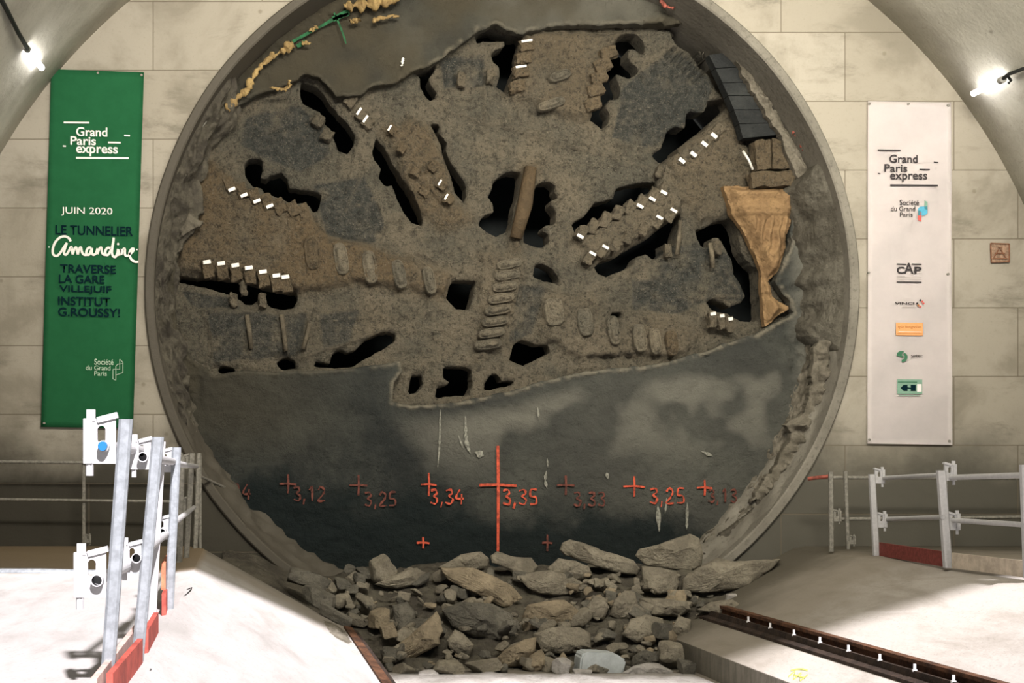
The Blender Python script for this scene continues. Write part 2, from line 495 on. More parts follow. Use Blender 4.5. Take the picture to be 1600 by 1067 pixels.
def relief(name, box, step, d, func, thickness, mat, parent=None, smoothed=True):
    """surface facing the tunnel: func(px, py, xs, ys) -> sdf, height (towards the tunnel, m), zone rgb"""
    xs = np.arange(box[0], box[2] + step, step, dtype=float); ys = np.arange(box[1], box[3] + step, step, dtype=float)
    px, py = np.meshgrid(xs, ys)
    s, h, z = func(px, py, xs, ys)
    gy, gx = np.gradient(s, step)
    g2 = gx * gx + gy * gy + 1e-6
    near = np.abs(s) < 0.75 * step
    px = np.where(near, px - s * gx / g2, px); py = np.where(near, py - s * gy / g2, py)
    ok = near | (s > 0)
    ny, nx = px.shape
    dd = d - h
    X = CX + (px - PX) * d / F; Y = CY + dd; Z = CZ + (PY - py) * d / F
    idx = np.arange(nx * ny).reshape(ny, nx)
    okf = ok
    a, b, c, e = idx[:-1, :-1], idx[:-1, 1:], idx[1:, 1:], idx[1:, :-1]
    oa, ob, oc, oe = okf[:-1, :-1], okf[:-1, 1:], okf[1:, 1:], okf[1:, :-1]
    cnt = oa.astype(int) + ob + oc + oe
    q = cnt == 4
    quads = np.stack([a[q], e[q], c[q], b[q]], 1)
    tris = []
    for miss, tri in (((~oa), (e, c, b)), ((~ob), (a, e, c)), ((~oc), (a, e, b)), ((~oe), (a, c, b))):
        m = (cnt == 3) & miss
        tris.append(np.stack([t_[m] for t_ in tri], 1))
    tris = np.concatenate(tris)
    nv = nx * ny
    ed = np.concatenate([quads[:, [0, 1]], quads[:, [1, 2]], quads[:, [2, 3]], quads[:, [3, 0]], tris[:, [0, 1]], tris[:, [1, 2]], tris[:, [2, 0]]])
    key = np.sort(ed, 1); key = key[:, 0].astype(np.int64) * nv + key[:, 1]
    _, first, counts = np.unique(key, return_index=True, return_counts=True)
    be = ed[first[counts == 1]]
    bv = np.unique(be)
    remap = np.full(nv, -1); remap[bv] = nv + np.arange(len(bv))
    co = np.stack([X.ravel(), Y.ravel(), Z.ravel()], 1)
    back = co[bv].copy(); back[:, 1] = CY + d + thickness
    # walls of the cut lean back a little unevenly
    co = np.concatenate([co, back])
    wq = np.stack([be[:, 1], be[:, 0], remap[be[:, 0]], remap[be[:, 1]]], 1)
    zz = np.concatenate([z.reshape(-1, 3), z.reshape(-1, 3)[bv]])
    faces_q = np.concatenate([quads, wq])
    used = np.unique(np.concatenate([faces_q.ravel(), tris.ravel()]))
    rm = np.full(len(co), -1); rm[used] = np.arange(len(used))
    co = co[used]; zz = zz[used]
    faces_q = rm[faces_q]; tris = rm[tris]
    me = bpy.data.meshes.new(name)
    me.vertices.add(len(co)); me.vertices.foreach_set('co', co.ravel())
    nl = faces_q.size + tris.size
    me.loops.add(nl); me.loops.foreach_set('vertex_index', np.concatenate([faces_q.ravel(), tris.ravel()]).astype(np.int32))
    nf = len(faces_q) + len(tris)
    me.polygons.add(nf)
    starts = np.concatenate([np.arange(len(faces_q)) * 4, faces_q.size + np.arange(len(tris)) * 3]).astype(np.int32)
    me.polygons.foreach_set('loop_start', starts)
    sm = np.ones(nf, bool) if smoothed else np.zeros(nf, bool)
    sm[len(quads):len(faces_q)] = False
    me.polygons.foreach_set('use_smooth', sm)
    at = me.color_attributes.new('zone', 'FLOAT_COLOR', 'POINT')
    at.data.foreach_set('color', np.concatenate([zz, np.ones((len(zz), 1))], 1).astype(np.float32).ravel())
    me.update(); me.validate()
    return link(name, me, mat, parent)


# ------------------------------------------------------------------ the setting
RC = (CX + (783 - PX) * 18 / F, CZ + (PY - 453) * 18 / F); RO = 557 * 18 / F     # ring centre (x, z), outer radius
VC = (0.0, 1.40); VR = 7.83                                                       # vault centre and radius
RI = RO - 0.13
RB = 4.70


def y_cut(x, z):
    return -4.90 - 0.055 * x - 1.147 * z  # slanted plane along the sun, shaping the vault's unseen edge for its shadow


# head wall: annular strip from the ring out to the vault
bm = bmesh.new()
N = 240
inn = []; outer = []
for k in range(N):
    a = 2 * math.pi * k / N
    ca, sa = math.cos(a), math.sin(a)
    inn.append(bm.verts.new((RC[0] + (RO - 0.02) * ca, 0, RC[1] + (RO - 0.02) * sa)))
    # ray from the ring centre to the vault circle (slightly beyond)
    ox, oz = RC[0] - VC[0], RC[1] - VC[1]
    bq = ox * ca + oz * sa; cq = ox * ox + oz * oz - (VR + 0.25) ** 2
    t = -bq + math.sqrt(bq * bq - cq)
    x, z = RC[0] + t * ca, RC[1] + t * sa
    if z < -1.45:
        t = (-1.45 - RC[1]) / sa; x, z = RC[0] + t * ca, -1.45
    outer.append(bm.verts.new((x, 0, z)))
for k in range(N):
    n = (k + 1) % N
    bm.faces.new((inn[k], inn[n], outer[n], outer[k]))
o = build('wall_back', bm, M['wall'])
tag(o, kind='structure')

# vault: slab with thickness, unseen end slanted to cast the floor shadow line
bm = bmesh.new()
A = [math.radians(-16 + i * 212 / 150) for i in range(151)]
lay = []
for rr in (VR, VR + 0.5):
    rows = []
    for a in A:
        x, z = VC[0] + rr * math.cos(a), VC[1] + rr * math.sin(a)
        yc = min(y_cut(x, z), -0.8)
        rows.append([bm.verts.new((x, 0.4 + (yc - 0.4) * j / 12, z)) for j in range(13)])
    lay.append(rows)
for li in (0, 1):
    for i in range(150):
        for j in range(12):
            bm.faces.new((lay[li][i][j], lay[li][i + 1][j], lay[li][i + 1][j + 1], lay[li][i][j + 1]))
for i in range(150):
    for j in (0, 12):
        bm.faces.new((lay[0][i][j], lay[0][i + 1][j], lay[1][i + 1][j], lay[1][i][j]))
for i in (0, 150):
    for j in range(12):
        bm.faces.new((lay[0][i][j], lay[0][i][j + 1], lay[1][i][j + 1], lay[1][i][j]))
o = build('ceiling', bm, M['vault'], smooth=True)
tag(o, kind='structure')

# invert floor, benches
bm = bmesh.new()
add_box(bm, (0, -9.5, -1.40), (4.7, 19.4, 0.2))
tag(build('floor', bm, M['slab']), kind='structure')


def bench(name, prof, y_near, y_far, mat):
    """prof = [(x, z)] from the wall side to the track, y_far per profile point"""
    bm = bmesh.new()
    cols = []
    ny = 60
    for (x, z), yf in zip(prof, y_far):
        col_ = []
        for j in range(ny + 1):
            y = y_near + (yf - y_near) * j / ny
            col_.append(bm.verts.new((x, y, z)))
        cols.append(col_)
    for a_, b_ in zip(cols, cols[1:]):
        for j in range(ny):
            bm.faces.new((a_[j], a_[j + 1], b_[j + 1], b_[j]))
    # near and far ends down to the bottom
    for j in (0, ny):
        lo = [bm.verts.new((c[j].co.x, c[j].co.y, -1.5)) for c in cols]
        for k in range(len(cols) - 1):
            bm.faces.new((cols[k][j], cols[k + 1][j], lo[k + 1], lo[k]))
    o = build(name, bm, mat)
    return tag(o, kind='structure')


bench('floor_left', [(-8.1, 0), (-4.22, 0), (-3.98, 0.03), (-3.9, -0.01), (-3.1, -0.40), (-2.42, -0.735), (-2.20, -0.80), (-2.16, -0.84), (-2.10, -1.32)], -18.6,
      [-0.02, -0.02, -1.2, -1.25, -2.05, -2.75, -2.95, -3.0, -3.05], M['slab'])
bench('floor_right', [(8.1, 0), (4.15, 0), (3.95, -0.03), (3.2, -0.34), (2.40, -0.72), (2.3, -0.76), (1.78, -0.99), (1.73, -1.01), (1.73, -1.32)], -18.6,
      [-0.02, -0.02, -0.1, -0.4, -1.2, -1.3, -1.6, -1.6, -1.6], M['slab_r'])

# ------------------------------------------------------------------ entry ring
ring = empty('entry_ring', (RC[0], 0, RC[1] - RO),
             'huge round grey concrete entry ring set in the head wall around the boring machine', 'ring')
bm = bmesh.new()
prof = [(RO, 0.10), (RO + 0.0, -0.05), (RO - 0.02, -0.07), (RI + 0.02, -0.07), (RI, -0.05), (RI - 0.005, 0.25), (RI - 0.015, 0.6), (RB + 0.02, 0.95), (RB + 0.02, 2.9)]
NS = 260
rings = []
for (r, y) in prof:
    row = []
    for k in range(NS):
        a = 2 * math.pi * k / NS
        wob = 0.012 * mnoise.noise(Vector((math.cos(a) * 3, math.sin(a) * 3, y * 2 + r)))
        row.append(bm.verts.new((RC[0] + (r + wob) * math.cos(a), y + 0.01 * mnoise.noise(Vector((math.cos(a) * 5, math.sin(a) * 5, r * 3))), RC[1] + (r + wob) * math.sin(a))))
    rings.append(row)
for A_, B_ in zip(rings, rings[1:]):
    for k in range(NS):
        bm.faces.new((A_[k], A_[(k + 1) % NS], B_[(k + 1) % NS], B_[k]))
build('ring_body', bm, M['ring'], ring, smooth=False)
# mortar fillet in the lower half
bm = bmesh.new()
rows = []
for i in range(161):
    ph = math.radians(186 + i * 168 / 160)
    env = math.sin(math.pi * i / 160) ** 0.5
    wl = (0.34 if i < 80 else 0.26) * env
    row = []
    for j in range(15):
        u = j / 14
        nz = 1.7 * mnoise.fractal(Vector((math.cos(ph) * 16, math.sin(ph) * 16, u * 3.0)), 0.9, 2.0, 5)
        r = RI + 0.01 - (wl + 0.03) * u ** 1.2 + 0.05 * nz * math.sin(math.pi * u * 0.8) * env
        y = 0.0 + 0.80 * u + 0.05 * nz
        row.append(bm.verts.new((RC[0] + r * math.cos(ph), y, RC[1] + r * math.sin(ph))))
    rows.append(row)
for A_, B_ in zip(rows, rows[1:]):
    for j in range(14):
        bm.faces.new((A_[j], B_[j], B_[j + 1], A_[j + 1]))
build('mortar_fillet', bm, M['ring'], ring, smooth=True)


def crust(name, a0, a1, wmax, y0, y1, amp, mat, seed):
    bm = bmesh.new(); rows = []; na = 190; nu = 26
    for i in range(na + 1):
        ph = math.radians(a0 + (a1 - a0) * i / na)
        env = min(1, 4 * math.sin(math.pi * i / na)) ** 0.6
        wl = wmax * env * (0.85 + 0.3 * mnoise.noise(Vector((i * 0.06, seed, 0))))
        row = []
        for j in range(nu + 1):
            u = j / nu
            q = Vector((math.cos(ph) * 14, math.sin(ph) * 14, u * 3.5 + seed)) * (2.0 if seed == 4.1 else 1.0)
            nz = mnoise.fractal(q, 0.9, 2.0, 5); ridge = abs(mnoise.noise(q * 2.1))
            r = RI + 0.02 - (wl + 0.03) * u ** 0.9 + amp * 0.5 * nz * min(1, 4 * u)
            y = y0 + (y1 - y0) * u ** 1.4 + amp * (nz - ridge) * min(1, 4 * u) * env
            row.append(bm.verts.new((RC[0] + r * math.cos(ph), y, RC[1] + r * math.sin(ph))))
        rows.append(row)
    for A_, B_ in zip(rows, rows[1:]):
        for j in range(nu):
            bm.faces.new((A_[j], B_[j], B_[j + 1], A_[j + 1]))
    return build(name, bm, mat, ring, smooth=True)


crust('mortar_crust', -10, 22, 0.44, 0.10, 0.80, 0.045, M['crustgrey'], 2.2)['label'] = 'rough grey mortar crust'
crust('mortar_crust', -52, -2, 0.26, 0.45, 0.80, 0.085, M['crumb'], 4.1)['label'] = 'pale crumbled mortar crust'
crust('muck_crust', 140, 206, 0.34, 0.18, 0.80, 0.15, M['mound'], 7.7)['label'] = 'dark muck crust'


# ------------------------------------------------------------------ cutter head
HOLES = [
 [(470,125),(490,132),(504,143),(515,160),(526,171),(538,186),(556,211),(554,225),(543,239),(529,235),(524,222),(518,208),(507,191),(501,174),(490,169),(473,160),(469,149)],
 [(382,256),(389,247),(400,245),(410,250),(411,264),(407,276),(417,278),(425,271),(439,268),(448,277),(453,291),(469,293),(491,296),(504,304),(497,329),(489,331),(485,321),(472,315),(456,317),(443,310),(427,305),(414,302),(408,293),(394,290),(384,274)],
 [(588,216),(597,225),(608,242),(619,259),(627,278),(638,290),(648,314),(658,331),(661,344),(659,352),(644,347),(631,331),(619,307),(613,289),(602,290),(592,278),(595,261),(585,247),(582,236)],
 [(672,190),(688,194),(686,208),(700,222),(698,233),(706,253),(717,270),(730,290),(729,307),(725,315),(712,300),(706,278),(698,259),(692,242),(689,225),(681,208)],
 [(647,112),(657,107),(672,104),(679,103),(678,111),(671,121),(675,132),(684,143),(681,153),(672,156),(664,149),(657,135),(656,121)],
 [(743,53),(754,46),(768,44),(785,49),(799,55),(814,55),(814,63),(810,79),(809,98),(802,112),(795,138),(791,145),(782,138),(776,135),(782,118),(781,104),(771,96),(768,84),(776,76),(789,70),(789,63),(757,63),(746,66)],
 [(965,59),(979,51),(996,51),(1005,63),(1012,82),(1004,83),(993,75),(982,76),(982,87),(998,101),(1000,112),(984,121),(965,114),(967,127),(970,135),(970,152),(953,155),(948,166),(955,180),(953,191),(942,202),(922,186),(928,166),(931,141),(937,115),(945,104),(955,84)],
 [(1108,157),(1122,153),(1136,152),(1142,163),(1128,177),(1108,194),(1097,205),(1083,214),(1069,225),(1057,233),(1055,242),(1043,247),(1038,256),(1024,247),(1021,239),(1035,231),(1043,205),(1057,197),(1071,200),(1073,180),(1080,173),(1102,174)],
 [(1050,50),(1058,68),(1078,84),(1092,104),(1109,118),(1123,141),(1136,154),(1134,135),(1122,113),(1112,97),(1096,87),(1084,70),(1068,57)],
 [(774,281),(785,271),(799,266),(813,268),(814,281),(812,298),(806,317),(803,344),(794,361),(776,370),(759,361),(749,352),(752,341),(762,334),(772,331),(771,317),(764,307),(769,296)],
 [(837,293),(847,283),(860,283),(869,292),(874,309),(862,312),(860,320),(870,331),(870,349),(853,351),(850,358),(858,364),(860,378),(847,386),(833,383),(819,378),(820,358),(826,341),(830,320)],
 [(894,349),(914,337),(930,317),(961,307),(964,293),(988,287),(1028,283),(1030,293),(1008,304),(988,317),(974,324),(954,334),(951,344),(937,344),(901,366)],
 [(930,418),(940,408),(964,401),(988,385),(1015,371),(1035,354),(1065,334),(1067,344),(1059,361),(1055,381),(1045,388),(1043,380),(1037,381),(1038,395),(1025,405),(1011,396),(998,401),(991,413),(971,422),(951,432),(937,428)],
 [(1089,359),(1109,351),(1133,342),(1143,341),(1151,351),(1156,368),(1163,391),(1177,412),(1188,422),(1190,462),(1192,496),(1177,503),(1160,501),(1136,489),(1116,486),(1106,472),(1113,466),(1133,471),(1143,479),(1160,472),(1167,462),(1160,442),(1150,428),(1146,405),(1136,388),(1126,371),(1116,371),(1114,385),(1099,385),(1092,371)],
 [(277,431),(303,433),(341,433),(363,436),(379,436),(398,443),(418,449),(443,454),(465,457),(465,468),(459,481),(443,484),(424,481),(414,471),(405,468),(395,476),(383,476),(370,465),(368,460),(357,460),(332,452),(300,444),(279,441)],
 [(338,576),(347,573),(368,575),(367,581),(354,586),(343,583)],
 [(432,567),(440,559),(453,557),(462,564),(464,576),(440,578)],
 [(491,572),(494,565),(516,568),(521,551),(534,546),(542,551),(555,548),(571,532),(590,522),(609,517),(620,522),(618,532),(596,548),(571,560),(551,572),(523,576)],
 [(705,439),(716,436),(745,439),(739,465),(732,484),(712,482),(697,465)],
 [(837,415),(847,411),(864,418),(874,432),(877,445),(867,442),(850,439),(834,432)],
 [(803,540),(816,530),(840,538),(860,538),(862,550),(843,560),(820,571),(796,563)],
 [(693,573),(739,575),(739,604),(732,617),(681,621),(683,604),(698,602),(703,597),(693,590)],
 [(644,585),(661,587),(663,600),(651,614),(638,616)],
 [(757,600),(769,582),(781,584),(784,597),(803,595),(803,600),(769,609),(757,610)],
 [(950,494),(957,487),(969,489),(971,498)],
]
# raised arms and plates (polygon, height, zone weights)
ARMS = [
 ([(292,300),(330,255),(370,290),(420,318),(480,335),(520,372),(700,425),(695,462),(560,440),(470,455),(430,442),(380,432),(275,428)], 0.16, (1, 0, 0)),      # left brown arm
 ([(820,55),(975,50),(935,115),(918,190),(870,180),(790,150),(805,110)], 0.18, (0.55, 0, 0)),                                                       # top arm
 ([(600,205),(640,190),(675,205),(720,315),(735,345),(690,360),(650,330)], 0.12, (0.75, 0, 0)),                                                        # upper left arm
 ([(895,375),(1045,292),(1066,330),(935,412)], 0.17, (0.25, 0, 0)),                                                                                   # right arm inner
 ([(1040,250),(1138,178),(1175,240),(1165,330),(1090,352),(1065,320)], 0.14, (0.45, 0, 0)),                                                            # right arm outer
 ([(817,258),(842,256),(828,330),(812,395),(795,395),(808,330)], 0.14, (0.6, 0, 0)),                                                                   # rib between centre slots
 ([(752,400),(812,395),(816,440),(790,545),(745,560),(750,470)], 0.10, (0.3, 0, 0.1)),                                                                  # centre cutter stack
 ([(850,452),(960,470),(1100,520),(1070,555),(900,560),(838,520)], 0.13, (0.25, 0, 0.15)),                                                                # lower right arm
 ([(1085,55),(1010,130),(975,150),(960,230),(1020,235),(1070,195),(1110,150),(1120,135)], 0.05, (0, 0.35, 0)),
 ([(316,478),(470,492),(462,555),(330,570)], 0.07, (0, 0.25, 0.05)),
 ([(480,490),(600,480),(610,515),(540,540),(470,565)], 0.06, (0.2, 0, 0.10)),
]
PLATES = [
 [(688,92),(757,84),(760,135),(695,140)], [(810,445),(852,448),(832,520),(796,535)],
 [(986,422),(1040,388),(1090,378),(1150,402),(1166,470),(1110,468),(1060,490),(990,484)],
 [(975,135),(1050,75),(1118,130),(1100,170),(1060,200),(1015,232),(955,215),(968,165)],
 [(325,486),(478,490),(470,555),(335,566)], [(385,185),(465,162),(505,200),(518,240),(470,268),(420,250),(375,225)],
 [(492,290),(570,275),(600,350),(590,380),(510,368)], [(500,492),(560,486),(545,535),(505,545)], [(285,455),(365,465),(375,482),(300,480)],
]


def cutter_func(px, py, xs, ys):
    big = fbm(px, py, 60, 5, 3); mid = fbm(px, py, 16, 4, 11); fine = fbm(px, py, 7, 3, 23)
    cd = F / 18.95
    cx = PX + (RC[0] - CX) * cd; cy = PY - (RC[1] - CZ) * cd
    s = (RB - 0.05) * cd - np.hypot(px - cx, py - cy)
    wob = 1.8 * mid + 1.2 * fine
    for hpoly in HOLES:
        s = np.minimum(s, -(sdf_local(px, py, hpoly, 40, xs, ys) + wob))
    nano = np.abs(fbm(px, py, 5.2, 2, 57))
    h = 0.05 * big + 0.045 * mid + 0.028 * fine - 0.020 * nano
    z = np.zeros(px.shape + (3,))
    plate = np.zeros(px.shape)
    for p in PLATES:
        plate = np.maximum(plate, smooth(sdf_local(px, py, p, 30, xs, ys) + 2 * mid, -2, 2))
    h = h * (1 - 0.6 * plate) - 0.02 * plate
    z[..., 1] = plate * smooth(big + mid, -1.0, 0.0)
    for p, hh, zw in ARMS:
        m = sdf_local(px, py, p, 60, xs, ys) + 5 * mid + 6 * big
        k = smooth(m, -5, 9)
        h = h + 0.85 * hh * k
        kz = smooth(m, -16, 14)
        for c in range(3): z[..., c] = np.maximum(z[..., c], zw[c] * kz * (1 if c else smooth(big, -1.1, 0.1)))
    # ribs of the muck-packed left panels and the grille at upper right
    g = sdf_local(px, py, [(322, 500), (470, 500), (460, 552), (335, 560)], 20, xs, ys)
    h = h + 0.03 * smooth(g, 0, 5) * (np.abs(np.sin((px + 0.2 * py) / 18.0)) > 0.93)
    u = ((px - 1046) * 48 + (py - 79) * 45) / 65.8; v = (-(px - 1046) * 45 + (py - 79) * 48) / 65.8
    grille = (u > -4) & (u < 68) & (np.abs(v) < 12) & (np.sin(u * 2 * math.pi / 12.0) > 0.1)
    h = h - 0.12 * grille
    z[..., 1] = np.maximum(z[..., 1], 0.9 * grille)
    # concentric weld seam of the face plate
    rr = np.hypot(px - 800, py - 470)
    seam = np.exp(-((rr - 270 - 0.02 * (px - 800)) / 2.5) ** 2) * (py < 260) * (px > 660)
    h = h + 0.03 * seam
    z[..., 2] = np.maximum(z[..., 2], 0.75 * smooth(fbm(px, py, 40, 4, 77), -0.2, 0.5) * smooth(py, 300, 480) * smooth(np.abs(px - 800), 240, 80))
    z[..., 2] = np.maximum(z[..., 2], 1.0 * smooth(-np.hypot((px - 915), (py - 540) * 1.8) + 14 * mid, -62, -15))
    # welded seams and thin ribs of the face plate
    for (ax, ay, bx, by) in ((690, 172, 1010, 262), (735, 188, 905, 232), (757, 88, 757, 190), (795, 172, 797, 205), (903, 188, 897, 232), (1010, 235, 1075, 222),
                             (330, 488, 480, 492), (385, 490, 392, 555), (440, 492, 450, 556), (470, 560, 600, 516), (985, 424, 1045, 396), (1058, 465, 1155, 462),
                             (1135, 425, 1155, 455), (585, 225, 540, 330), (505, 300, 480, 345), (687, 140, 757, 138), (816, 440, 800, 535), (850, 450, 838, 520)):
        ex, ey = bx - ax, by - ay
        tt = np.clip(((px - ax) * ex + (py - ay) * ey) / (ex * ex + ey * ey), 0, 1)
        dl = np.hypot(px - ax - tt * ex, py - ay - tt * ey) + 1.2 * mid
        g = np.exp(-(dl / 2.6) ** 2) * smooth(fine, -0.8, 0.1)
        h = h + 0.045 * g
        z[..., 2] = np.maximum(z[..., 2], 0.55 * g)
    # dark cracks in the crusted muck
    for (ax, ay, bx, by) in ((535, 372, 620, 388), (590, 390, 640, 402), (650, 398, 680, 412), (556, 215, 540, 300), (905, 560, 985, 558), (640, 275, 700, 330)):
        ex, ey = bx - ax, by - ay
        tt = np.clip(((px - ax) * ex + (py - ay) * ey) / (ex * ex + ey * ey), 0, 1)
        dl = np.hypot(px - ax - tt * ex, py - ay - tt * ey) + 3 * mid
        h = h - 0.09 * np.exp(-(dl / 3.0) ** 2) * smooth(fine + mid, -0.5, 0.2)
    # chips of gravel stuck in the muck
    gn = vnoise(px / 4.6 + 31.7, py / 4.6 + 12.9, 301)
    chip = smooth(gn, 0.90, 0.97) * smooth(fbm(px, py, 50, 3, 88), -0.3, 0.2)
    h = h + 0.03 * chip
    z[..., 2] = np.maximum(z[..., 2], 0.9 * chip)
    # rounded, slumped edges round the openings
    h = h - 0.07 * np.exp(-np.clip(s, 0, 50) / 3.5)
    return s, h, z


D_C = 18.95
head = empty('cutterhead', (RC[0], CY + D_C + 0.2, RC[1] - RB),
             'muddy round cutterhead of the boring machine filling the ring above the broken wall', 'boring machine')
face = relief('face_plate', (250, -70, 1310, 640), 2.4, D_C, cutter_func, 0.42, M['cutter'], head)
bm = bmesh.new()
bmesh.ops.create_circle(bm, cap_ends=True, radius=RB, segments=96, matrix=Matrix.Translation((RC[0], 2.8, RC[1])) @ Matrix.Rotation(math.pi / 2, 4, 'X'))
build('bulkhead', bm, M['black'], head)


def disc_cutter(px, py, length, wid, ang, d, mat, ridge=True):
    """half-buried roller in an oval housing; ang = image angle of the long side"""
    bm = bmesh.new()
    k = d / F
    L, W = length * k, wid * k
    c = P(px, py, d)
    R_ = Matrix.Rotation(math.radians(-ang), 3, 'Y')          # turns in the wall plane
    n = 28
    prev = None
    for (sc, up) in ((1.06, 0.08), (1.0, 0.0), (0.92, -0.03), (0.82, -0.035), (0.74, -0.01), (0.62, -0.03), (0.42, -0.062), (0.2, -0.078)):
        row = []
        for i in range(n):
            a = 2 * math.pi * i / n
            ex = abs(math.cos(a)) ** 0.55 * math.copysign(1, math.cos(a)); ez = abs(math.sin(a)) ** 0.75 * math.copysign(1, math.sin(a))
            v = Vector((ex * L * 0.5 * (1 - (1 - sc) * 0.7 * (W / L) * 2), 0, ez * W * 0.5 * sc))
            v = R_ @ v
            row.append(bm.verts.new(c + v + Vector((0, up + 0.022 * mnoise.noise((c + v) * 14), 0))))
        if prev:
            for i in range(n):
                bm.faces.new((prev[i], prev[(i + 1) % n], row[(i + 1) % n], row[i]))
        prev = row
    bm.faces.new(prev)
    return build('disc_cutter', bm, mat, head, smooth=True)


for (px, py, L, W, a, d, m) in [
    (488, 395, 52, 25, 97, 18.80, 'brownsteel'), (533, 404, 50, 22, 99, 18.80, 'mudsteel'), (578, 417, 52, 22, 99, 18.80, 'mudsteel'),
    (624, 428, 46, 20, 102, 18.80, 'mudsteel'), (671, 438, 44, 18, 103, 18.80, 'mudsteel'),
    (796, 412, 40, 15, 12, 18.82, 'mudsteel'), (793, 430, 40, 15, 10, 18.82, 'mudsteel'), (789, 448, 40, 15, 8, 18.82, 'mudsteel'), (783, 466, 42, 15, 10, 18.82, 'mudsteel'),
    (778, 484, 42, 15, 9, 18.82, 'mudsteel'), (774, 502, 42, 15, 10, 18.82, 'mudsteel'), (768, 520, 42, 15, 10, 18.82, 'mudsteel'), (763, 538, 42, 16, 8, 18.82, 'mudsteel'),
    (866, 487, 44, 30, 98, 18.80, 'mudsteel'), (915, 503, 44, 24, 98, 18.80, 'mudsteel'), (959, 516, 46, 18, 99, 18.80, 'mudsteel'),
    (1000, 528, 44, 20, 97, 18.79, 'mudsteel'), (1024, 533, 42, 18, 96, 18.79, 'mudsteel'), (1050, 536, 40, 18, 95, 18.79, 'brownsteel'),
    (875, 118, 34, 15, 18, 18.76, 'mudsteel'), (862, 162, 44, 15, 18, 18.76, 'mudsteel'),
]:
    disc_cutter(px, py, L, W, a, d, M[{'mudsteel': 'disc', 'brownsteel': 'toothbrown'}[m]])


def scraper(px, py, wpx, hpx, ang, d, mat, tip_side=1, tip=True):
    """block tooth with a bright hard metal tip"""
    bm = bmesh.new()
    k = d / F
    R_ = Matrix.Rotation(math.radians(-ang), 3, 'Y')
    c = P(px, py, d)
    add_box(bm, c, (wpx * k, 0.15, hpx * k), R_, 0.02)
    bmesh.ops.subdivide_edges(bm, edges=bm.edges[:], cuts=2, use_grid_fill=True)
    for v in bm.verts: v.co += 0.03 * mnoise.noise_vector(v.co * 16)
    t = build('scraper_tooth', bm, mat, head)
    if tip:
        bm = bmesh.new()
        add_box(bm, c + R_ @ Vector((0, -0.085, tip_side * hpx * k * 0.36)), (wpx * k * 0.72, 0.03, hpx * k * 0.22), R_, 0.005)
        tp = build('hard_metal_tip', bm, M['carbide'], t)
        tp['label'] = 'bright worn hard metal tip'
    return t


for (px, py) in [(325, 421), (347, 423), (369, 426), (390, 430), (412, 436), (433, 442), (447, 444)]:
    scraper(px, py, 17, 28, 8, 18.84, M['toothbrown'], 1)
for (px, py) in [(359, 290), (378, 299), (398, 308), (418, 316), (437, 323), (457, 328), (475, 332)]:
    scraper(px, py, 16, 24, 22, 18.86, M['toothbrown'], -1, tip=px < 430)
for (px, py) in [(908, 364), (926, 354), (945, 344), (964, 334), (983, 325), (1001, 317), (1020, 306), (1038, 296)]:
    scraper(px, py, 15, 22, -29, 18.84, M['tooth'], -1, tip=px in (908, 1001, 1020, 1038))
for (px, py) in [(920, 404), (940, 394), (960, 384), (981, 372), (1003, 360), (1024, 348), (1046, 337)]:
    scraper(px, py, 15, 20, -29, 18.84, M['tooth'], 1, tip=px in (920, 940, 1024, 1046))
for (px, py) in [(1068, 246), (1086, 236), (1103, 220), (1118, 207)]:
    scraper(px, py, 15, 26, -38, 18.86, M['tooth'], -1)
for (px, py, w_) in [(1112, 500, 12), (1126, 503, 10), (1139, 508, 10)]:
    scraper(px, py, w_, 24, 8, 18.80, M['tooth'], 1)
for (px, py) in [(822, 73), (817, 92), (813, 113), (808, 136)]:
    scraper(px, py, 24, 17, 8, 18.80, M['toothbrown'], 1, tip=py in (73, 113))
for (px, py) in [(950, 84), (941, 103), (935, 122), (930, 142), (925, 164)]:
    scraper(px, py, 26, 18, 18, 18.80, M['toothbrown'], 1, tip=False)
for (px, py, a) in [(497, 190, 60), (511, 212, 60), (565, 180, 55), (575, 192, 55), (547, 158, 55)]:
    scraper(px, py, 18, 17, a, 18.9, M['tooth'], 1, tip=px in (565, 575))
for (px, py, a) in [(612, 205, 58), (628, 232, 60), (648, 270, 62), (662, 300, 62), (700, 312, 60), (690, 290, 60), (676, 262, 60)]:
    scraper(px, py, 14, 14, a, 18.82, M['toothbrown'], 1, tip=px in (612, 690, 700))
for (px, py, a) in [(1030, 268, -30), (380, 450, 4), (410, 470, 6), (365, 470, 0), (1043, 392, 0), (1120, 388, 5), (720, 125, 0), (765, 120, 0)]:
    scraper(px, py, 11, 22, a, 18.90, M['tooth'], 1, tip=False)
# long ribs standing on the face
bm = bmesh.new(); add_tube(bm, [P(829, 262, 18.84), P(820, 320, 18.82), P(806, 372, 18.84)], [0.09, 0.11, 0.09], 10)
build('rib_bar', bm, M['brownsteel'], head, True)
for (a, b) in [((386, 492), (392, 545)), ((440, 492), (446, 548)), ((483, 505), (474, 545)), ((1110, 380), (1113, 418)), ((1062, 345), (1058, 398))]:
    bm = bmesh.new(); add_tube(bm, [P(*a, 18.86), P((a[0] + b[0]) / 2 + 1, (a[1] + b[1]) / 2, 18.84), P(*b, 18.87)], 0.035, 8)
    build('stiffener_bar', bm, M['mudsteel'], head, True)

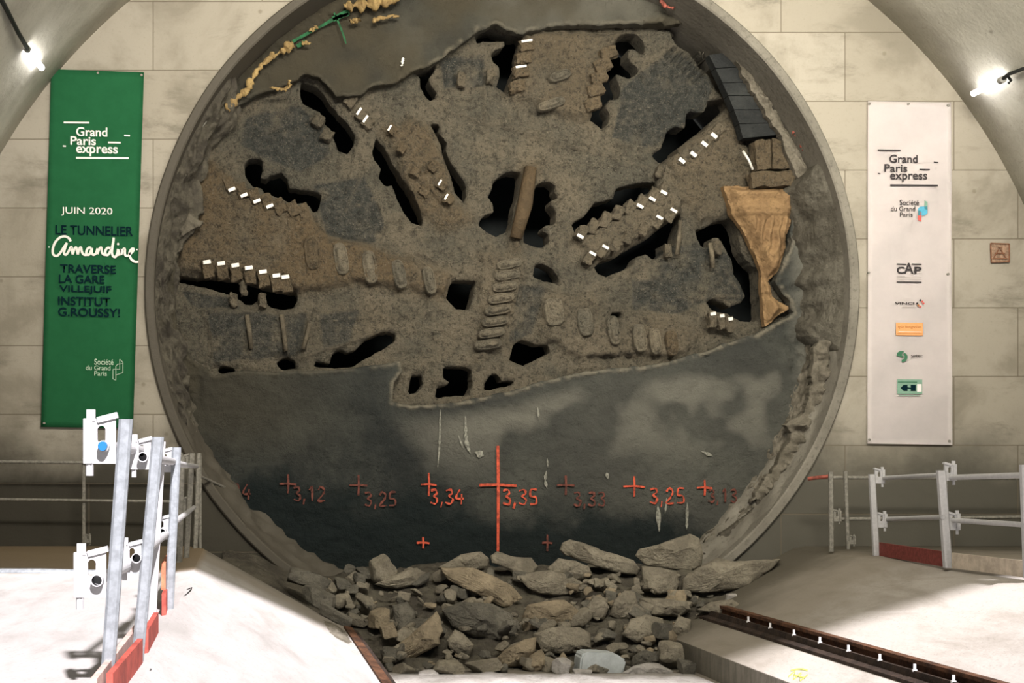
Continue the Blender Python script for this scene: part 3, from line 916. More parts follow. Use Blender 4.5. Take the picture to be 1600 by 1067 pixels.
# ------------------------------------------------------------------ broken concrete wall in front of the cutter head
OPENING = [(274,420),(271,450),(278,520),(298,560),(335,586),(380,579),(430,581),(500,578),(560,575),(610,567),(624,562),(629,580),(616,600),(613,628),(640,633),(700,631),
 (760,619),(800,611),(840,598),(880,588),(910,581),(960,575),(1000,573),(1050,564),(1095,551),(1130,538),(1180,522),(1210,505),(1240,490),(1232,472),(1212,440),(1222,410),
 (1236,380),(1241,340),(1243,300),(1236,265),(1222,215),(1208,178),(1185,141),(1170,112),(1145,84),(1114,53),(1080,34),(1050,38),(1000,39),(940,39),(880,39),(850,43),(820,52),
 (800,50),(775,39),(750,46),(730,60),(712,75),(690,92),(670,103),(648,110),(620,128),(585,135),(563,149),(545,151),(525,150),(512,135),(500,122),(475,115),(463,126),(440,137),
 (415,143),(390,154),(360,178),(332,198),(316,222),(310,253),(300,285),(298,320),(288,360),(279,395)]


def soft_func(px, py, xs, ys):
    big = fbm(px, py, 90, 4, 5); mid = fbm(px, py, 18, 4, 9); fine = fbm(px, py, 8, 3, 29)
    cd = F / 18.72
    cx = PX + (RC[0] - CX) * cd; cy = PY - (RC[1] - CZ) * cd
    rad = np.hypot(px - cx, py - cy)
    s0 = (RB + 0.02) * cd - rad
    op = sdf_poly(px, py, OPENING)
    so = -(op + 2.2 * mid + 1.6 * fine)
    s = np.minimum(s0, so)
    low = smooth(py, 560, 640)
    rim = smooth(-s0, -50, -5) * (1 - smooth(py, 520, 600))
    rightrub = smooth(px, 1215, 1260) * smooth(py, 240, 330) * (1 - smooth(py, 560, 650))
    leftrub = (1 - smooth(px, 300, 345)) * smooth(py, 190, 240) * (1 - smooth(py, 600, 680))
    rough = np.clip(0.25 + rim + rightrub + leftrub, 0, 1)
    h = 0.02 * big + (0.012 + 0.05 * rough) * mid + (0.003 + 0.02 * rough) * fine + 0.10 * rim * (0.5 + big)
    edge = np.exp(-((so - 2.5) / 3.2) ** 2) * smooth(fine + mid, -0.9, 0.4)
    h = h + 0.035 * edge - 0.03 * np.exp(-np.clip(so, 0, 60) / 2.0)
    # hand-trowelled hollows
    for (x, y, r, a) in ((450, 650, 60, 0.03), (520, 660, 50, 0.03), (560, 70, 50, 0.04), (600, 90, 35, -0.04)):
        h = h - a * np.exp(-((px - x) ** 2 + ((py - y) * 1.8) ** 2) / r ** 2)
    z = np.zeros(px.shape + (3,))
    z[..., 0] = 0.85 * edge * smooth(px, 560, 640) + 0.35 * edge * (1 - smooth(px, 560, 640))
    patch = smooth(fbm(px, py, 120, 4, 41) + 0.25, 0.1, 0.5) * smooth(so, 0, 45) * smooth(py, 540, 600) * (1 - smooth(py, 640, 800)) * smooth(px, 560, 720)
    z[..., 1] = np.maximum(0.9 * patch, 0.85 * rightrub * smooth(mid, -0.9, 0.2))
    tp = (1 - smooth(py, 60, 150)) * smooth(fbm(px, py, 70, 4, 47), -0.5, 0.5)
    z[..., 1] = np.maximum(z[..., 1], tp * 0.8 * smooth(px, 680, 860))
    z[..., 1] = np.maximum(z[..., 1], 0.30 * smooth(px, 600, 1000) * smooth(py, 450, 640))
    z[..., 2] = np.maximum((1 - smooth(py, 100, 260)) * (0.35 + 0.6 * smooth(fbm(px, py, 80, 4, 53), -0.4, 0.4)), 0.8 * leftrub)
    z[..., 1] = np.maximum(z[..., 1], 0.45 * np.exp(-((px - 640) ** 2 + (py - 70) ** 2) / 45 ** 2) * smooth(mid, -0.6, 0.5))
    z[..., 2] = np.maximum(z[..., 2], 0.55 * (1 - smooth(px, 340, 620)) * (1 - smooth(py, 640, 760)))
    return s, h, z


D_W = 18.72
softwall = relief('broken_mortar_wall', (215, -110, 1330, 1010), 2.6, D_W, soft_func, 0.16, M['softwall'])
tag(softwall, 'dark broken wall of mortar left inside the ring, smashed open across its middle, red survey numbers below', 'wall remains')


# ---- strokes painted on it
def ribbon(bm, pts, wpx, d, jitter=0.0, taper=False):
    k = d / F
    pts = [Vector((p[0], p[1])) for p in pts]
    L = []
    for i, p in enumerate(pts):
        t = pts[min(i + 1, len(pts) - 1)] - pts[max(i - 1, 0)]
        if t.length < 1e-6: t = Vector((1, 0))
        t.normalize(); nrm = Vector((-t.y, t.x))
        w_ = wpx * (1 + jitter * mnoise.noise(Vector((p.x * 0.3, p.y * 0.3, 1.7))))
        if taper: w_ *= 0.15 + 0.85 * math.sin(math.pi * i / (len(pts) - 1))
        L.append((p + nrm * w_ / 2, p - nrm * w_ / 2))
    vs_ = [(bm.verts.new(P(a.x, a.y, d)), bm.verts.new(P(b.x, b.y, d))) for a, b in L]
    for (a, b), (c, e) in zip(vs_, vs_[1:]):
        bm.faces.new((a, b, e, c))


def spline(pts, n=8):
    out = []
    P_ = [pts[0]] + list(pts) + [pts[-1]]
    for i in range(1, len(P_) - 2):
        p0, p1, p2, p3 = [Vector(q) for q in P_[i - 1:i + 3]]
        for j in range(n):
            t = j / n
            out.append(0.5 * ((2 * p1) + (p2 - p0) * t + (2 * p0 - 5 * p1 + 4 * p2 - p3) * t * t + (3 * p1 - p0 - 3 * p2 + p3) * t ** 3))
    out.append(Vector(pts[-1]))
    return [(v[0], v[1]) for v in out]


DIG = {'1': [[(0.2, 0.25), (0.5, 0), (0.5, 1)]], '2': [[(0.1, 0.25), (0.4, 0), (0.8, 0.2), (0.6, 0.55), (0.1, 1), (0.9, 0.95)]],
       '3': [[(0.1, 0.1), (0.6, 0.02), (0.75, 0.25), (0.4, 0.45), (0.8, 0.65), (0.6, 0.97), (0.05, 0.9)]],
       '4': [[(0.5, 0), (0.05, 0.6), (0.9, 0.6)], [(0.7, 0.3), (0.65, 1)]], '5': [[(0.85, 0), (0.25, 0.03), (0.2, 0.45), (0.75, 0.5), (0.75, 0.9), (0.1, 0.97)]],
       ',': [[(0.4, 0.85), (0.15, 1.25)]]}


def painted_number(txt, x, y, h, mat, cw=0.62, wpx=2.7):
    bm = bmesh.new()
    cx = x
    for ch in txt:
        cwid = h * (cw if ch != ',' else 0.3)
        for st in DIG[ch]:
            pts = [(cx + p[0] * cwid + random.uniform(-.5, .5), y + p[1] * h + (p[0] * 1.2)) for p in st]
            ribbon(bm, spline(pts, 6) if len(pts) > 2 else pts, wpx, D_W - 0.035, 1.0)
        cx += cwid * 1.12
    return build('painted_number', bm, mat, softwall)


def painted_cross(x, y, wpx, hpx, mat, up=0.5, lw=3.0):
    bm = bmesh.new()
    ribbon(bm, [(x, y - hpx * up), (x + 0.6, y), (x, y + hpx * (1 - up))], lw, D_W - 0.035, 0.4)
    ribbon(bm, [(x - wpx * 0.5, y), (x, y - 0.6), (x + wpx * 0.5, y + 0.8)], lw, D_W - 0.037, 0.4)
    return build('painted_cross', bm, mat, softwall)


random.seed(4)
SR, SF = M['spray_red'], M['spray_red_faint']
for txt, x, y, h, m in [('34', 362, 756, 24, SF), ('3,12', 458, 760, 22, SF), ('3,25', 569, 768, 22, SF), ('3,34', 672, 764, 23, SR), ('3,35', 785, 764, 24, SR),
                        ('3,33', 896, 768, 22, SF), ('3,25', 1015, 762, 24, SR), ('3,13', 1106, 764, 20, SF)]:
    painted_number(txt, x, y, h, m)
for x, y, w_, h, m in [(450, 756, 26, 30, SF), (560, 758, 28, 32, SF), (670, 757, 24, 36, SR), (884, 758, 28, 30, SF), (991, 760, 34, 32, SR), (1101, 762, 24, 24, SR), (661, 848, 20, 18, SR), (855, 848, 16, 26, SF), (345, 765, 30, 16, SF)]:
    painted_cross(x, y, w_, h, m)
painted_cross(778, 758, 58, 166, SR, 0.37, 4.2)
for pts, w_ in [([(727, 650), (729, 690), (735, 708)], 5), ([(854, 735), (852, 750), (855, 764)], 5), ([(855, 716), (856, 730)], 2.5), ([(688, 640), (687, 690), (684, 730)], 3), ([(948, 738), (950, 748)], 5),
                ([(1042, 778), (1039, 803)], 3), ([(1028, 790), (1030, 830)], 6), ([(1074, 785), (1073, 828)], 4), ([(1096, 705), (1113, 712)], 4), ([(716, 680), (724, 700)], 3), ([(742, 706), (756, 712)], 8), ([(840, 635), (842, 655)], 4)]:
    bm = bmesh.new(); ribbon(bm, spline(pts, 9), w_, D_W - 0.034, 1.1, True)
    build('lime_streak', bm, M['lime'], softwall)
bm = bmesh.new()
for pts, w_ in [([(455, 66), (475, 55), (500, 42), (525, 28), (545, 22)], 5), ([(522, 20), (533, 45), (541, 68)], 2.5), ([(464, 72), (478, 66)], 9), ([(520, 30), (545, 18)], 8)]:
    ribbon(bm, spline(pts, 6) if len(pts) > 2 else pts, w_, D_W - 0.14, 0.7)
o = build('painted_mark', bm, M['spray_green'], softwall); o['label'] = 'green spray paint streak'


# ---- crumbled mortar, clay and boards caught between wall and ring
def lump_func(poly, amp, seed, margin=40):
    def f(px, py, xs, ys):
        mid = fbm(px, py, 13, 4, seed); fine = fbm(px, py, 6, 3, seed + 5)
        s = sdf_poly(px, py, poly) + 4 * mid + 2 * fine
        h = amp * smooth(s, 0, 16) * (0.75 + 0.6 * mid + 0.35 * fine)
        return s, h, np.zeros(px.shape + (3,))
    return f


def clay_func(px, py, xs, ys):
    poly = [(1128,291),(1180,294),(1240,290),(1237,330),(1230,360),(1228,392),(1216,425),(1200,440),(1206,462),(1232,482),(1195,510),(1190,460),(1188,420),(1176,392),(1158,356),(1142,335)]
    mid = fbm(px, py, 16, 4, 61); fine = fbm(px, py, 7, 3, 66)
    s = sdf_poly(px, py, poly) + 2.5 * mid
    furrow = np.sin((px + 0.12 * (py - 300) + 6 * mid) / 2.1) * smooth(py, 338, 346) * (1 - smooth(py, 392, 410)) * smooth(px, 1160, 1175)
    band = np.sin((py + 4 * mid) / 3.2) * (1 - smooth(py, 330, 338))
    h = 0.16 * smooth(s, 0, 14) + 0.03 * mid + 0.012 * fine + 0.030 * furrow + 0.016 * band + 0.05 * (1 - smooth(py, 334, 342))
    return s, h, np.zeros(px.shape + (3,))


o = relief('clay_deposit', (1115, 280, 1250, 520), 1.8, 18.80, clay_func, 0.10, M['clay'])
tag(o, 'ochre orange furrowed clay slab stuck at the right edge of the broken opening', 'clay')
o = relief('mortar_crust', (1150, 500, 1320, 800), 2.0, 18.38, lump_func([(1272,545),(1304,500),(1300,590),(1284,650),(1250,715),(1203,778),(1172,785),(1215,720),(1240,675),(1226,664),(1256,645),(1268,600)], 0.20, 81), 0.12, M['crumb'])
tag(o, 'pale crumbling mortar crust lining the lower right inside of the ring', 'mortar')
o = relief('mortar_crust', (1090, 740, 1230, 880), 2.0, 18.40, lump_func([(1205,758),(1216,775),(1170,835),(1130,862),(1100,866),(1135,830),(1170,800)], 0.14, 97), 0.12, M['mound'])
tag(o, 'dark crumbled mortar strip beside the rubble at the lower right of the ring', 'mortar')
o = relief('mortar_crust', (1150, 80, 1300, 340), 2.0, 18.50, lump_func([(1147,88),(1160,92),(1200,150),(1232,205),(1262,262),(1282,318),(1262,312),(1240,262),(1215,205),(1180,150)], 0.14, 91), 0.14, M['crumb'])
tag(o, 'grey crumbled mortar strip along the upper right inside of the ring', 'mortar')
o = relief('mortar_crust', (228, 210, 330, 450), 2.0, 18.66, lump_func([(318,200),(330,215),(312,245),(318,330),(300,362),(262,420),(250,380),(275,320),(280,260),(296,215)], 0.12, 95), 0.14, M['mound'])
tag(o, 'dark lumpy muck packed along the upper left inside of the ring', 'muck')
o = relief('mortar_lump', (275, 300, 330, 380), 2.0, 18.55, lump_func([(292,332),(318,345),(314,352),(290,365),(280,378),(284,350)], 0.10, 99), 0.14, M['crumb'])
tag(o, 'pale mortar lump stuck at the left edge of the opening', 'mortar')

# dark stacked boards, upper right between cutter head and ring
bd = empty('stacked_boards', P(1180, 215, 18.85), 'stack of dark boards wedged at the upper right of the cutterhead', 'boards')
edge_l = [(1108, 86), (1118, 107), (1129, 130), (1138, 150), (1147, 172), (1155, 194), (1161, 217)]
edge_r = [(1147, 80), (1166, 105), (1180, 128), (1194, 150), (1210, 172), (1222, 192), (1228, 210)]
for i in range(6):
    bm = bmesh.new()
    a, b, c, e = edge_l[i], edge_r[i], edge_r[i + 1], edge_l[i + 1]
    add_prism(bm, [P(a[0], a[1], 18.62 - 0.02 * (i % 2)), P(b[0], b[1], 18.62 - 0.02 * (i % 2)), P(c[0], c[1] - 1.0, 18.60), P(e[0], e[1] - 1.0, 18.60)], (0, 0.18, 0))
    build('board', bm, M['steeldark'], bd)
bd = empty('timber_packing', P(1210, 265, 18.85), 'brown mud-covered timber packing under the dark boards at upper right', 'boards')
for q in ([(1178, 222), (1203, 218), (1206, 262), (1184, 266)], [(1206, 217), (1228, 222), (1240, 262), (1208, 262)], [(1172, 268), (1242, 264), (1243, 290), (1176, 292)]):
    bm = bmesh.new()
    add_prism(bm, [P(x, y, 18.58) for x, y in q], (0, 0.2, 0))
    bmesh.ops.subdivide_edges(bm, edges=bm.edges[:], cuts=6, use_grid_fill=True)
    for v in bm.verts: v.co += 0.035 * mnoise.noise_vector(v.co * 6) + 0.012 * mnoise.noise_vector(v.co * 25)
    build('board', bm, M['toothbrown'], bd)


# foam beads, ribbon and red strips at the ring
def bead(name, pts, r, d, mat, label, cat, seed=0):
    bm = bmesh.new()
    sp = spline(pts, 10)
    rr = [max(0.012, r * (0.75 + 1.1 * mnoise.noise(Vector((i * 0.37, seed, 0.3))))) for i in range(len(sp))]
    rr[0] = rr[-1] = 0.01
    add_tube(bm, [P(x + 3 * mnoise.noise(Vector((i * 0.5, 3.3, seed))), y + 3 * mnoise.noise(Vector((i * 0.5, 9.3, seed))), d) for i, (x, y) in enumerate(sp)], rr, 10)
    for v in bm.verts: v.co += Vector((1, 1, 1)) * 0.03 * mnoise.noise(v.co * 9)
    o = build(name, bm, mat, None, True)
    return tag(o, label, cat)


bead('foam_bead', [(354, 172), (372, 150), (388, 138), (400, 112), (420, 92), (440, 80), (458, 70)], 0.055, 18.52, M['foam'], 'long crusty yellow foam bead along the upper left inside of the ring', 'foam', 1)
bead('foam_bead', [(538, 12), (560, 8), (585, 4), (605, 2), (625, -4)], 0.085, 18.50, M['foam'], 'thick bright yellow foam lump at the top edge of the photo', 'foam', 2)
bead('foam_bead', [(584, 31), (600, 28), (622, 26)], 0.025, 18.54, M['foam'], 'thin yellow foam streak just under the thick foam lump', 'foam', 3)
bead('foam_bead', [(548, 36), (556, 32), (562, 30)], 0.05, 18.54, M['foam'], 'small tan foam blob left of the thin foam streak', 'foam', 4)
bead('foam_bead', [(472, 68), (478, 66), (484, 68)], 0.035, 18.54, M['foam'], 'small yellow foam blob beside the green paint at upper left', 'foam', 5)
bead('foam_bead', [(484, 48), (490, 45), (497, 41)], 0.03, 18.54, M['foam'], 'small cream foam crumb above the green paint streak', 'foam', 6)
bead('foam_bead', [(425, 137), (436, 140), (450, 138), (453, 125)], 0.03, 18.56, M['foam'], 'curled tan foam scrap over the upper left slot of the cutterhead', 'foam', 7)
bead('foam_bead', [(628, 92), (630, 98), (628, 102)], 0.02, 18.56, M['ink_white'], 'tiny white fleck on the upper dark mortar wall', 'foam', 8)
bead('red_strip', [(1028, -2), (1040, 8), (1052, 14)], 0.03, 18.40, M['pinkred'], 'short red strip at the top of the ring right of centre', 'strip', 11)
bead('red_strip', [(1240, 205), (1250, 220), (1258, 236)], 0.03, 18.40, M['pinkred'], 'pinkish red strip on the ring edge beside the dark boards', 'strip', 12)
bead('red_strip', [(1270, 262), (1280, 290), (1290, 328)], 0.04, 18.40, M['pinkred'], 'long dark red strip on the ring edge beside the ochre clay', 'strip', 13)
bm = bmesh.new()
add_prism(bm, [P(306, 205, 18.3), P(312, 188, 18.3), (P(318, 194, 18.3)), P(310, 210, 18.3)], (0, 0.02, 0))
o = build('ribbon_scrap', bm, M['spray_red']); tag(o, 'small bright red ribbon scrap at the left of the ring', 'ribbon')
bm = bmesh.new(); add_tube(bm, [P(294, 234, 18.3), P(316, 196, 18.3), P(338, 170, 18.4)], 0.022, 8)
o = build('thin_rod', bm, M['galvdirty']); tag(o, 'thin grey rod lying beside the red ribbon scrap inside the ring', 'rod')
bm = bmesh.new(); add_tube(bm, [P(313, 744, 17.6), P(352, 762, 18.4)], 0.02, 8)
o = build('thin_rod', bm, M['galvdirty']); tag(o, 'thin pale rod sticking out of the ring at lower left behind the guardrail', 'rod')
bm = bmesh.new(); add_tube(bm, [P(1161, 236, 18.6), P(1170, 250, 18.58), P(1176, 265, 18.6)], 0.018, 8)
o = build('bent_wire', bm, M['carbide'], None, True); tag(o, 'short bright bent wire in front of the right cutterhead arm', 'wire')

# ------------------------------------------------------------------ rubble
def mound_z(X, Y):
    d = Y - CY
    py = 868 + (17.75 - d) / 0.0142
    z = CZ - (py - PY) * d / F
    return z


def make_mound():
    nx, ny = 150, 100
    xs = np.linspace(-3.75, 2.75, nx); ys = np.linspace(-3.9, 0.72, ny)
    X, Y = np.meshgrid(xs, ys)
    base = np.where(Y > -0.35, mound_z(X, np.full_like(Y, -0.35)), mound_z(X, Y)) - 0.16
    base = base + 0.10 * fbm(X * 100, Y * 100, 60, 4, 7) + 0.07 * fbm(X * 100, Y * 100, 16, 4, 8)
    # left side: muck banked up against the end of the left slab
    bl = smooth(-X, 1.6, 3.3)
    left = -0.95 + 0.62 * smooth(-X, 2.0, 3.6) + 0.06 * fbm(X * 100, Y * 100, 14, 4, 9) + 0.25 * smooth(Y, -2.5, 0)
    Z = base * (1 - bl) + left * bl
    Z = np.maximum(Z, -1.42)
    co = np.stack([X.ravel(), Y.ravel(), Z.ravel()], 1)
    idx = np.arange(nx * ny).reshape(ny, nx)
    f = np.stack([idx[:-1, :-1].ravel(), idx[:-1, 1:].ravel(), idx[1:, 1:].ravel(), idx[1:, :-1].ravel()], 1)
    me = bpy.data.meshes.new('muck_pile')
    me.from_pydata(co.tolist(), [], f.tolist()); me.update()
    me.polygons.foreach_set('use_smooth', [True] * len(me.polygons))
    o = link('muck_pile', me, M['mound'])
    return tag(o, 'dark heap of fine muck under the rubble at the foot of the ring', 'muck', kind='stuff')


make_mound()


def rock_mesh(seed, blocky=0.5, sub=4, cuts=11):
    rnd = random.Random(seed)
    bm = bmesh.new()
    bmesh.ops.create_icosphere(bm, subdivisions=sub, radius=1.0)
    planes = []
    for s in (Vector((1, 0, 0)), Vector((-1, 0, 0)), Vector((0, 1, 0)), Vector((0, -1, 0)), Vector((0, 0, 1)), Vector((0, 0, -1))):
        n = (s + Vector((rnd.uniform(-.45, .45), rnd.uniform(-.45, .45), rnd.uniform(-.45, .45))) * (1 - blocky * 0.5)).normalized()
        planes.append((n, rnd.uniform(0.52, 0.68)))
    for _ in range(cuts - 6):
        n = Vector((rnd.gauss(0, 1), rnd.gauss(0, 1), rnd.gauss(0, 1))).normalized()
        planes.append((n, rnd.uniform(0.66, 0.88)))
    off = Vector((seed * 3.7 % 50, seed * 1.3 % 50, 0))
    for v in bm.verts:
        for n, dd in planes:
            t = v.co.dot(n) - dd
            if t > 0: v.co -= n * t
        v.co += v.co.normalized() * (0.07 * mnoise.fractal(v.co * 2.2 + off, 1.0, 2.0, 4) + 0.025 * mnoise.noise(v.co * 9 + off))
    xs = [v.co.x for v in bm.verts]; ys = [v.co.y for v in bm.verts]; zs = [v.co.z for v in bm.verts]
    for v in bm.verts:                       # unit box
        v.co.x = (v.co.x - min(xs)) / (max(xs) - min(xs)) - 0.5
        v.co.y = (v.co.y - min(ys)) / (max(ys) - min(ys)) - 0.5
        v.co.z = (v.co.z - min(zs)) / (max(zs) - min(zs)) - 0.5
    me = bpy.data.meshes.new('rubble_block')
    bmesh.ops.recalc_face_normals(bm, faces=bm.faces)
    bm.to_mesh(me); bm.free()
    me.polygons.foreach_set('use_smooth', [True] * len(me.polygons))
    return me


def outline_rock(pts, d, depth, seed):
    """angular block with a traced front outline, tilted back, real depth"""
    bm = bmesh.new()
    n = len(pts)
    cx = sum(p[0] for p in pts) / n; cy = sum(p[1] for p in pts) / n
    dense = []
    for i in range(n):
        a = Vector(pts[i]); b = Vector(pts[(i + 1) % n])
        m = max(1, int((b - a).length / 7))
        for j in range(m): dense.append(a.lerp(b, j / m))
    rnd = random.Random(seed)
    rings = []
    facets = []
    for _ in range(5):
        a = rnd.uniform(0, 6.283); g = rnd.uniform(0.002, 0.0065)
        facets.append((math.cos(a) * g, math.sin(a) * g, rnd.uniform(-0.03, 0.05)))
    facets.append((0.0008, -0.0055, 0.0)); facets.append((0.0, 0.001, 0.0))
    def facet(x, y):
        return min(0.30, max(f[0] * (x - cx) + f[1] * (y - cy) + f[2] for f in facets))
    for (sc, dy) in ((0.0, -0.05), (0.12, -0.05), (0.25, -0.05), (0.37, -0.05), (0.5, -0.05), (0.62, -0.05), (0.74, -0.05), (0.84, -0.045), (0.92, -0.035), (0.975, -0.015), (1.0, 0.03), (0.99, 0.09), (0.97, depth * 0.7), (0.8, depth), (0.0, depth)):
        if sc == 0.0:
            p = P(cx, cy, d + dy + (facet(cx, cy) if dy < 0 else 0.05)); rings.append([bm.verts.new(p)]); continue
        row = []
        for q in dense:
            x = cx + (q.x - cx) * sc; y = cy + (q.y - cy) * sc
            p = P(x, y, d + dy + facet(x, y))
            nz = mnoise.fractal(p * 3.0 + Vector((seed, 0, 0)), 1.0, 2.0, 4) * 0.035 + 0.012 * mnoise.noise(p * 22)
            row.append(bm.verts.new(p + Vector((nz * 0.4, nz, nz * 0.4))))
        rings.append(row)
    m = len(dense)
    for A_, B_ in zip(rings, rings[1:]):
        for i in range(m):
            j = (i + 1) % m
            if len(A_) == 1: bm.faces.new((A_[0], B_[i], B_[j]))
            elif len(B_) == 1: bm.faces.new((A_[i], B_[0], A_[j]))
            else: bm.faces.new((A_[i], B_[i], B_[j], A_[j]))
    me = bpy.data.meshes.new('rubble_block')
    bmesh.ops.recalc_face_normals(bm, faces=bm.faces)
    bm.to_mesh(me); bm.free()
    return me


def d_of(py):
    return 17.75 - (py - 868) * 0.0142


RUB = 'large rubble blocks below the ring'
ROCKS = [  # outline or (cx, cy, w, h, angle), material, label
 ((597, 887, 42, 38, -18), 'rock', 'small cube-shaped grey rubble block standing at the upper left of the pile'),
 ([(585,912),(640,889),(652,886),(670,898),(668,908),(620,921),(600,918)], 'rock', 'flat slab-like rubble piece just right below the cube-shaped block'),
 ([(684,886),(700,878),(720,866),(752,862),(764,872),(766,884),(740,892),(720,892),(700,897)], 'rock', 'rounded top rubble mound block left of the long red painted line'),
 ([(688,886),(740,887),(772,900),(800,916),(818,936),(823,950),(800,954),(762,938),(722,918),(700,904)], 'rockbrown', 'big brown tilted slab in the middle left of the pile'),
 ([(766,868),(776,862),(800,869),(830,872),(841,886),(832,899),(808,898),(786,886),(768,880)], 'rock', 'flattish grey rubble block just under the long red painted line'),
 ([(806,900),(834,894),(860,890),(880,896),(916,912),(914,926),(880,930),(842,928),(824,918)], 'rock', 'rough grey block right of the big brown slab with a dark gap below it'),
 ([(874,860),(878,849),(890,844),(912,848),(940,860),(968,868),(990,876),(1001,890),(996,899),(965,895),(930,885),(905,876),(880,868)], 'rock', 'long boulder lying at the top middle of the pile'),
 ([(992,868),(998,858),(1030,850),(1060,838),(1078,834),(1092,842),(1099,864),(1096,884),(1080,894),(1050,889),(1010,884)], 'rock', 'big rounded boulder at the top right of the pile'),
 ([(1066,905),(1090,886),(1120,872),(1150,876),(1220,873),(1206,888),(1160,922),(1120,925),(1084,925),(1066,922)], 'rock', 'wide pointed slab at the right end of the pile against the right slope'),
 ([(1002,884),(1030,886),(1056,892),(1062,910),(1056,925),(1030,928),(1004,914)], 'rock', 'layered grey block below the big rounded boulder'),
 ([(855,888),(872,872),(900,876),(920,886),(926,900),(900,910),(866,908)], 'rock', 'rough block under the left end of the long boulder'),
 ([(824,945),(850,940),(882,938),(900,950),(914,962),(910,978),(880,976),(840,982),(816,988),(815,966)], 'rockbrown', 'flat stepped slab left of centre in the middle of the pile'),
 ([(998,934),(1040,936),(1072,940),(1080,952),(1062,964),(1030,962),(998,958)], 'rock', 'oblong cracked block in the right middle of the pile'),
 ([(952,962),(960,936),(976,922),(992,926),(998,950),(990,968),(966,968)], 'rock', 'upright rounded block left of the oblong cracked block'),
 ([(916,950),(926,930),(944,934),(952,950),(944,968),(926,966)], 'rock', 'small angular block right of the flat stepped slab'),
 ([(972,990),(985,966),(1010,960),(1036,966),(1038,990),(1030,1004),(995,1004)], 'rock', 'chunky square block in front of the oblong cracked block'),
 ([(832,990),(862,980),(905,980),(922,990),(924,1012),(890,1022),(846,1020)], 'rock', 'wide grey block behind the pale blue block and left of it'),
 ([(600,1040),(614,1012),(640,994),(668,968),(682,955),(688,966),(692,986),(686,998),(688,1006),(660,1020),(626,1038)], 'rockbrown', 'large warm brown triangular slab at the lower left of the pile'),
 ((594, 966, 40, 28, -12), 'rockbrown', 'upper of two small brown blocks left of the large triangular slab'),
 ((608, 986, 28, 26, -12), 'rockbrown', 'lower of two small brown blocks left of the large triangular slab'),
 ([(698,1000),(710,984),(724,992),(741,1008),(732,1030),(716,1026),(702,1012)], 'rock', 'leaning grey block right of the large triangular slab'),
 ([(774,1030),(790,1014),(820,998),(838,996),(836,1018),(818,1042),(786,1044)], 'rockbrown', 'tan tilted slab at the front centre of the pile'),
 ([(816,1044),(828,1024),(846,1014),(854,1028),(852,1048),(830,1050)], 'rockbrown', 'small tan pointed block right of the tan tilted slab'),
 ((879, 1042, 30, 28, 10), 'rockpale', 'small round pale stone left of the pale blue block'),
 ([(985,1040),(988,1026),(1006,1016),(1026,1020),(1030,1034),(1010,1042)], 'rockdark', 'dark block behind the white crumbled heap at the front right'),
 ((1050, 1020, 42, 34, 10), 'rock', 'rough brownish block near the right bench edge at the front'),
 ((1072, 1042, 24, 26, 0), 'rockdark', 'small dark stone right of the white crumbled heap'),
 ((670, 1059, 36, 24, -10), 'rockpale', 'sunlit white stone at the front left of the pile'),
 ([(972,1050),(990,1040),(1014,1036),(1030,1038),(1052,1048),(1054,1060),(1010,1064),(975,1060)], 'rockpale', 'white sunlit crumbled heap right of the pale blue block'),
 ((630, 931, 24, 16, 5), 'rock', 'small pale stone on the dark muck left of the big brown slab'),
 ((562, 905, 22, 20, 15), 'rockdark', 'small stone left below the cube-shaped block'),
 ((545, 889, 18, 16, 25), 'rockdark', 'pointed small stone at the far upper left of the pile'),
 ((1143, 933, 22, 13, -5), 'rockpale', 'small pale stone above the far end of the right rail'),
 ([(1090,952),(1110,940),(1145,938),(1168,952),(1160,966),(1120,958)], 'rock', 'flat broken piece lying on the far end of the right rail'),
 ([(690,952),(720,940),(770,944),(800,960),(806,980),(780,1000),(740,996),(706,978)], 'rockdark', 'dark crumbly block under the big brown slab'),
 ([(612,946),(636,940),(650,956),(648,984),(624,988),(614,968)], 'rockdark', 'dark square block between the brown slab and the two small brown blocks'),
 ((1035, 985, 30, 26, 0), 'rockdark', 'dark stone beside the chunky square block'),
 ([(1045,985),(1060,962),(1080,968),(1078,990),(1058,1000)], 'rock', 'angular block at the far end of the right bench'),
 ((758, 1040, 60, 18, -6), 'rock', 'low grey stone in front of the leaning grey block'),
 ((700, 1044, 50, 22, 8), 'rock', 'rounded grey stone in front of the large triangular slab'),
 ((910, 1052, 34, 18, 0), 'rockpale', 'flat white fragment between the round pale stone and the pale blue block'),
 ((500, 935, 60, 30, 20), 'rockdark', 'dark flat lump in the muck left of the pile'),
 ((520, 960, 60, 22, 30), 'rockdark', 'dark slanting lump just above the left rail end'),
 ((480, 905, 70, 30, 18), 'rockdark', 'broad dark lump under the lower left of the ring'),
]
for i, (shape, mk, label) in enumerate(ROCKS):
    if isinstance(shape, tuple):
        cx, cy, w_, h_, ang = shape
        d = d_of(cy + h_ * 0.4)
        if cx < 540: d = 16.6 - (cy - 900) * 0.02
        me = rock_mesh(100 + i, 0.6)
        o = link('rubble_block', me, M[mk])
        k = d / F
        o.location = P(cx, cy, d)
        o.scale = (w_ * k, 0.85 * (w_ + h_) / 2 * k, h_ * k)
        o.rotation_euler = (0.1, math.radians(ang), 0.15)
    else:
        Y = [p[1] for p in shape]; X = [p[0] for p in shape]
        hh = max(Y) - min(Y)
        d = d_of((min(Y) + max(Y)) / 2 + hh * 0.25)
        if max(X) > 1130: d -= 0.25
        me = outline_rock(shape, d, min(0.5, 0.18 + 0.004 * hh), i)
        o = link('rubble_block', me, M[mk])
    tag(o, label, 'rubble', RUB)

